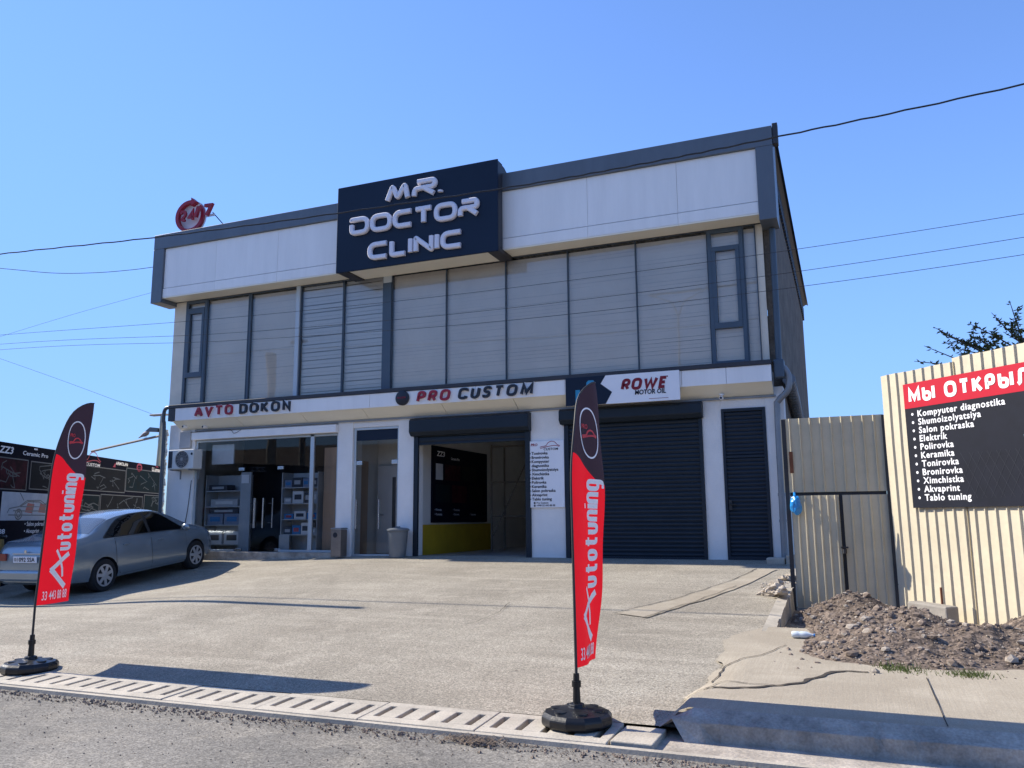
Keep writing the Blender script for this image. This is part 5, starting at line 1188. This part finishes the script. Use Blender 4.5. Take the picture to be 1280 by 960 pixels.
# gate
g = empty('metal_gate', (-.2, -3.0, -1.3), 'cream corrugated double gate with a fixed panel above, beside the building corner', 'gate')
corrug((-.885, -2.99, .33), (1, 0, 0), 1.34, .33, 1.37, .137, .112, .008, .02, top=lambda q: 1.37+.0*q).build('upper_panel', M_gate, g, recalc=False)
c6 = R(8)
corrug((-.80, -2.975, -1.24), (math.cos(c6), -math.sin(c6), 0), .63, -1.24, .285, .1, .072, .008, .018).build('leaf', M_gate, g, recalc=False)
corrug((-.13, -3.0, -1.24), (math.cos(R(-2)), math.sin(R(2)), 0), .57, -1.24, .285, .12, .09, .009, .016).build('leaf', M_gate, g, recalc=False)
MB().box(-.87, -.815, -3.0, -2.94, -1.3, 1.36).build('post', M_iron, g); MB().box(.435, .475, -3.02, -2.95, -1.3, 1.36).build('post', M_iron, g)
MB().box(-.81, .43, -2.965, -2.935, .280, .336).build('crossbar', M_iron, g); MB().box(-.19, -.12, -2.985, -2.955, -1.24, .279).build('meeting_stile', M_iron, g)
mb = MB(); mb.tube([(-.19, -3.07, -.42), (-.10, -3.05, -.42)], .012, 6); mb.lathe((-.15, -3.065, -.47), [(.03, -.03), (.03, .03)], 10); mb.build('latch', M_iron, g)
MB().box(-.79, -.74, -3.02, -3.014, .60, .90).build('rust_patch', M_rust, g)
# blue bag hanging on the gate
mb = MB(); rock(mb, (-.735, -3.10, .155), .105, (.72, .6, 1.25), 4, 9, .28); mb.tube(smoothp([(-.735, -3.08, .26), (-.75, -3.02, .31), (-.75, -2.98, .335)], 4), [.03]+[.018]*7+[.012], 8)
o = mb.build('plastic_bag', pm('bag_blue', (.01, .22, .55), .3, var=.15, bump=.8, bscale=14, spec=.6), None, smooth=True); tag(o, 'bright blue plastic bag hanging from the gate corner', 'bag')
# concrete block against the fence, with rusty rebar
g = empty('foundation_block', (1.05, -3.85, -1.35), 'rough concrete foundation block with a rusty bar at the foot of the fence', 'block')
mb = MB(); a = FP+FD*.60-NB*.30; L_ = .56
mb.prism([a+ZU*-1.42, a+FD*L_+ZU*-1.42, a+FD*L_+ZU*-1.055, a+ZU*-1.035], -NB, .2); mb.build('concrete', pm('block_grey', (.30, .275, .24), .95, var=.25, bump=.8, bscale=25), g, bevel=.018)
mb = MB(); q = a+FD*.29-NB*-.0+NB*.05; mb.tube([q+ZU*-1.1, q+ZU*-.86], .013, 6); mb.build('rebar', M_rust, g)
# rubble heap: mound and stones, one uncountable mass
def hbase(x, y):
    w_ = min(1, max(0, (-5.2-y)/.55)); return -1.272*(1-w_)+(zwalk(x, min(y, -5.75))-.006)*w_
def hheap(x, y):
    f = lambda cx, cy, sx, sy, a: a*math.exp(-((x-cx)/sx)**2-((y-cy)/sy)**2)
    h = f(-.10, -3.95, .50, .65, .36)+f(.55, -5.6, .5, .7, .13)+f(2.05, -5.0, .55, .9, .36)+f(.25, -6.0, .6, .8, .17)+f(1.35, -6.5, .9, .5, .20)+f(.35, -6.9, .7, .4, .10)+f(.0, -6.5, .40, .5, .06)+f(1.1, -5.0, .5, .5, .06)
    k = min(1, h*7)
    h *= min(1, max(0, (y+7.7-.15*noise.noise(Vector((x*3, 0, 8))))/.35))
    h += k*(.07*noise.noise(Vector((x*2.2, y*2.2, 1)))+.045*noise.noise(Vector((x*5.5, y*5.5, 2)))+.022*noise.noise(Vector((x*14, y*14, 3))))
    return h-.03
mb = MB(); vs = []; fs = []; nx, ny = 110, 150; X0, X1, Y0, Y1 = -.80, 3.6, -7.75, -2.6
for j in range(ny+1):
    for i in range(nx+1):
        x = X0+(X1-X0)*i/nx; y = Y0+(Y1-Y0)*j/ny; vs.append((x, y, hbase(x, y)+hheap(x, y)))
for j in range(ny):
    for i in range(nx): a = j*(nx+1)+i; fs.append((a, a+1, a+nx+2, a+nx+1))
mb.add(vs, fs)
M_heap = ground_mat('heap_soil', (.175, .135, .105), (.105, .08, .062), (.25, .20, .16), agg=45, aggamt=.5, bump=1.4)
n_s = 0
while n_s < 7000:
    x = random.uniform(X0+.03, X1); y = random.uniform(Y0-.05, Y1); h = hheap(x, y)
    if h < .01 and random.random() > .06: continue
    if abs(x+.55) < .2 and abs(y+6.25) < .16: continue
    big = random.random(); lf = max(0, min(1, (.75-x)/.8)); r = .005+.012*random.random()**1.5 if big < .90-.12*lf else random.uniform(.016, .032) if big < .988-.012*lf else random.uniform(.035, .06)
    pebble(mb, (x, y, hbase(x, y)+max(h, 0)+r*.3), r, ) if r < .018 else rock(mb, (x, y, hbase(x, y)+max(h, 0)+r*.25), r, (1, random.uniform(.6, 1), random.uniform(.5, .85)), 1, n_s, .5)
    n_s += 1
mb.mi = [0 if i < len(fs) else (1 if (i*7919 >> 3) % 9 < 7 else 2) for i in range(len(mb.f))]
o = mb.build('rubble_heap', [M_heap, G_rock, pm('pale_stone', (.32, .28, .235), .95, var=.35, scale=6, bump=.6)], None, loc=(1, -5.5, -1.3), recalc=False); tag(o, 'heaps of brown soil and broken stone in front of the gate and fence', 'rubble', kind='stuff')
mb = MB()
for k in range(420):
    cx, cy = random.choice(((.22, -7.45), (.32, -7.5), (.72, -7.55), (.78, -7.5))); x = cx+random.gauss(0, .08); y = cy+random.gauss(0, .06); a = random.uniform(0, 6.28); h = random.uniform(.02, .06); z = hbase(x, y)+max(0, hheap(x, y)); l = .03
    mb.add([(x-.004, y, z), (x+.004, y, z), (x+l*math.cos(a), y+l*math.sin(a), z+h)], [(0, 1, 2)])
tag(mb.build('grass_tufts', pm('weed_green', (.10, .13, .03), .8, var=.3), None, loc=(.5, -7.5, -1.27), recalc=False), 'sparse green weeds at the front foot of the rubble', 'weeds', kind='stuff')
g = empty('plastic_bottle', (-.55, -6.25, -1.22), 'crushed clear plastic bottle lying on the concrete before the rubble', 'bottle')
M_pet = pm('pet_plastic', (.60, .66, .68), .2, var=.1, spec=.6); z = zwalk(-.55, -6.25)+.035
MB().lathe((-.66, -6.25, z), [(.028, 0), (.034, .01), (.034, .06), (.03, .075), (.034, .09), (.034, .14), (.014, .19), (.013, .205)], 16, 'x').build('body', M_pet, g, smooth=True)
MB().lathe((-.66+.206, -6.25, z), [(.016, 0), (.016, .015)], 12, 'x').build('cap', pm('cap_blue', (.05, .2, .5), .4), g)

# ------------------------------------------------------------------ tree behind the fence
g = empty('leafy_tree', (3.3, .5, -1.3), 'sparse dark-leaved tree rising behind the corrugated fence', 'tree')
M_bark = pm('bark', (.10, .08, .06), .9, var=.3, bump=.6); M_leaf = pm('leaf_green', (.075, .098, .035), .5, var=.3, scale=9, spec=.4)
rt = random.Random(5); twigs = []
tb = MB(); tb.tube(smoothp([(3.3, .5, -1.3), (3.25, .5, .2), (3.3, .45, 1.4), (3.25, .5, 2.3)], 4), [.12]*5+[.10]*4+[.08]*4, 10)
def limb(a, b, r0, r1, bend=.12):
    a, b = Vector(a), Vector(b); m_ = (a+b)/2+Vector((rt.uniform(-bend, bend), rt.uniform(-bend, bend), rt.uniform(0, bend))); P = smoothp([a, m_, b], 6)
    tb.tube(P, [r0+(r1-r0)*i/(len(P)-1) for i in range(len(P))], 6); return P
tips = [(1.12, 0, 2.58), (1.3, .1, 2.85), (1.46, 0, 3.14), (1.62, .2, 3.05), (1.75, 0, 2.75), (1.98, 0, 3.16), (2.1, .1, 2.95), (2.2, .1, 2.62), (2.33, 0, 3.30), (2.5, .2, 3.0), (2.6, 0, 2.75), (2.86, 0, 3.68), (2.62, .1, 3.5), (2.95, 0, 3.95), (2.45, .1, 2.75), (1.85, .2, 2.9), (2.9, .2, 3.2), (2.75, .1, 2.5), (3.3, .3, 3.9), (3.6, .2, 3.3), (3.9, .5, 2.9), (3.1, .9, 3.5), (2.6, 1.0, 2.8), (3.7, 1.2, 3.6)]
for t in tips:
    st_ = Vector((3.25+rt.uniform(-.1, .1), .5, rt.uniform(1.5, 2.2))); P = limb(st_, t, .028, .004)
    twigs.append(P[len(P)//2:])
    for q in range(2):
        b = Vector(P[-4])+Vector((rt.uniform(-.3, .3), rt.uniform(-.25, .25), rt.uniform(-.05, .28))); twigs.append(limb(P[-5], b, .008, .003, .05))
tb.build('trunk', M_bark, g, smooth=True)
lb = MB()
for P in twigs:
    for a, b in zip(P, P[1:]):
        for q in range(2):
            c = Vector(a).lerp(b, rt.random()); dr = Vector((rt.uniform(-1, 1), rt.uniform(-1, 1), rt.uniform(-.6, .5))).normalized(); sd_ = dr.cross(Vector((rt.uniform(-.4, .4), rt.uniform(-.4, .4), 1))).normalized(); l = rt.uniform(.06, .105); w_ = l*.26; nn = dr.cross(sd_)
            lb.add([c, c+dr*l*.45+sd_*w_-nn*.008, c+dr*l-nn*.02, c+dr*l*.45-sd_*w_-nn*.008, c+dr*l*.5+nn*.01], [(0, 1, 4), (1, 2, 4), (2, 3, 4), (3, 0, 4)])
lb.build('crown', M_leaf, g, recalc=False)

# ------------------------------------------------------------------ overhead cables
M_cable = pm('cable_black', (.02, .02, .022), .6)
def cable(pts, r, label, twist=False):
    mb = MB(); P = smoothp(pts, 16)
    if twist: P = [p+Vector((0, .005*math.sin(i*1.9), .005*math.cos(i*1.9))) for i, p in enumerate(P)]
    o = mb.tube(P, r, 6).build('overhead_cable', M_cable, None, smooth=True); return tag(o, label, 'cable', 'overhead cables')
cable([(-23.79, -4.95, 5.26), (-18.30, -4.95, 5.20), (-14.84, -4.95, 5.09), (-10.92, -4.95, 4.87), (-7.14, -4.95, 4.73), (-4.07, -4.95, 4.67), (-2.33, -4.95, 4.68), (-0.57, -4.95, 4.73), (2.13, -4.95, 4.85), (7.32, -4.95, 5.22)], .012, 'thick black twisted cable crossing the whole front of the parapet', True)
cable([(-26, -5, 3.9), (-14.56, -5, 3.46), (-9, -5, 3.24), (-3.71, -5, 3.17), (1.97, -5, 3.30), (8, -5, 3.7)], .0034, 'topmost of the three thin wires crossing the upstairs windows')
cable([(-26, -5.01, 3.6), (-14.54, -5.01, 3.28), (-9, -5.01, 2.98), (-3.71, -5.01, 2.88), (1.95, -5.01, 3.03), (8, -5.01, 3.5)], .0034, 'middle of the three thin wires crossing the upstairs windows')
cable([(-26, -5.02, 3.4), (-14.53, -5.02, 3.17), (-9, -5.02, 2.85), (-3.71, -5.02, 2.70), (1.93, -5.02, 2.83), (8, -5.02, 3.3)], .0034, 'lowest of the three thin wires crossing the upstairs windows')
cable([(-21.5, -1.5, 6.75), (-19.7, -1.2, 6.46), (-18.4, -1.0, 6.26), (-17.2, -.8, 6.18), (-16.2, -.65, 6.17), (-15.54, -.58, 6.18)], .008, 'sagging black cable ending at the left edge of the parapet')
cable([(-24.5, .5, 5.0), (-19, -.1, 5.4), (-15.54, -.4, 5.62)], .004, 'thin wire rising to the left side of the parapet')
cable([(-29, 4, 6.2), (-25, 4.5, 4.85), (-21.1, 5.0, 3.47)], .005, 'thin wire sloping down to the small lamp post')
# poles on both sides of the road (one shades the forecourt, two are mirrored in the upstairs windows)
g = empty('utility_pole', (-15.5, -5.42, -1.16), 'concrete utility pole left of the banner wall, just outside the picture', 'pole')
MB().tube([(-15.5, -5.42, -1.2), (-15.5, -5.42, 5.75)], [.12, .075], 12).build('shaft', G_conc, g, smooth=True)
MB().box(-15.8, -15.2, -5.46, -5.38, 5.4, 5.48).build('crossarm', M_iron, g)
g = empty('utility_pole', (-34.0, -27, -1.5), 'pale concrete utility pole across the road, mirrored in the left upstairs window', 'pole')
MB().tube([(-34.0, -27, -1.5), (-34.0, -27, 10.6)], [.34, .26], 12).build('shaft', G_conc, g, smooth=True)
g = empty('street_lamp', (-7.8, -27, -1.5), 'double-armed street lamp across the road, mirrored in the right upstairs window', 'street lamp')
mp_ = pm('lamp_post_pale', (.50, .50, .48), .5)
MB().tube([(-7.8, -27, -1.5), (-7.8, -27, 10.4)], [.09, .05], 10).build('pole', mp_, g, smooth=True)
for s in (-1, 1): mb = MB(); mb.tube(smoothp([(-7.8, -27, 10.4), (-7.8+s*.4, -27, 11.2), (-7.8+s*1.5, -27, 11.7)], 5), .045, 8); mb.build('arm', mp_, g, smooth=True); MB().box(*sorted((-7.8+s*1.4, -4.5+s*2.1)), -27.12, -26.88, 11.68, 11.76).build('lamp_head', M_zinc, g, bevel=.02)

g = empty('roadside_house', (-14, -41, -1.5), 'long low house across the road, seen only mirrored in the shop glass', 'house')
MB().box(-70, 30, -46, -40, -1.6, 4.2).build('wall', pm('house_wall', (.34, .31, .27), .9, var=.3, scale=.3), g)
mb = MB(); mb.prism([(-71, -39.4, 4.2), (-71, -43, 6.2), (-71, -46.6, 4.2)], (1, 0, 0), 102); mb.build('roof', pm('house_roof', (.10, .08, .07), .9, var=.3), g)
for i in range(18):
    x = -66+i*5.2; MB().box(x, x+1.6, -40.02, -39.98, .2, 2.2).build('window', M_dark, g)
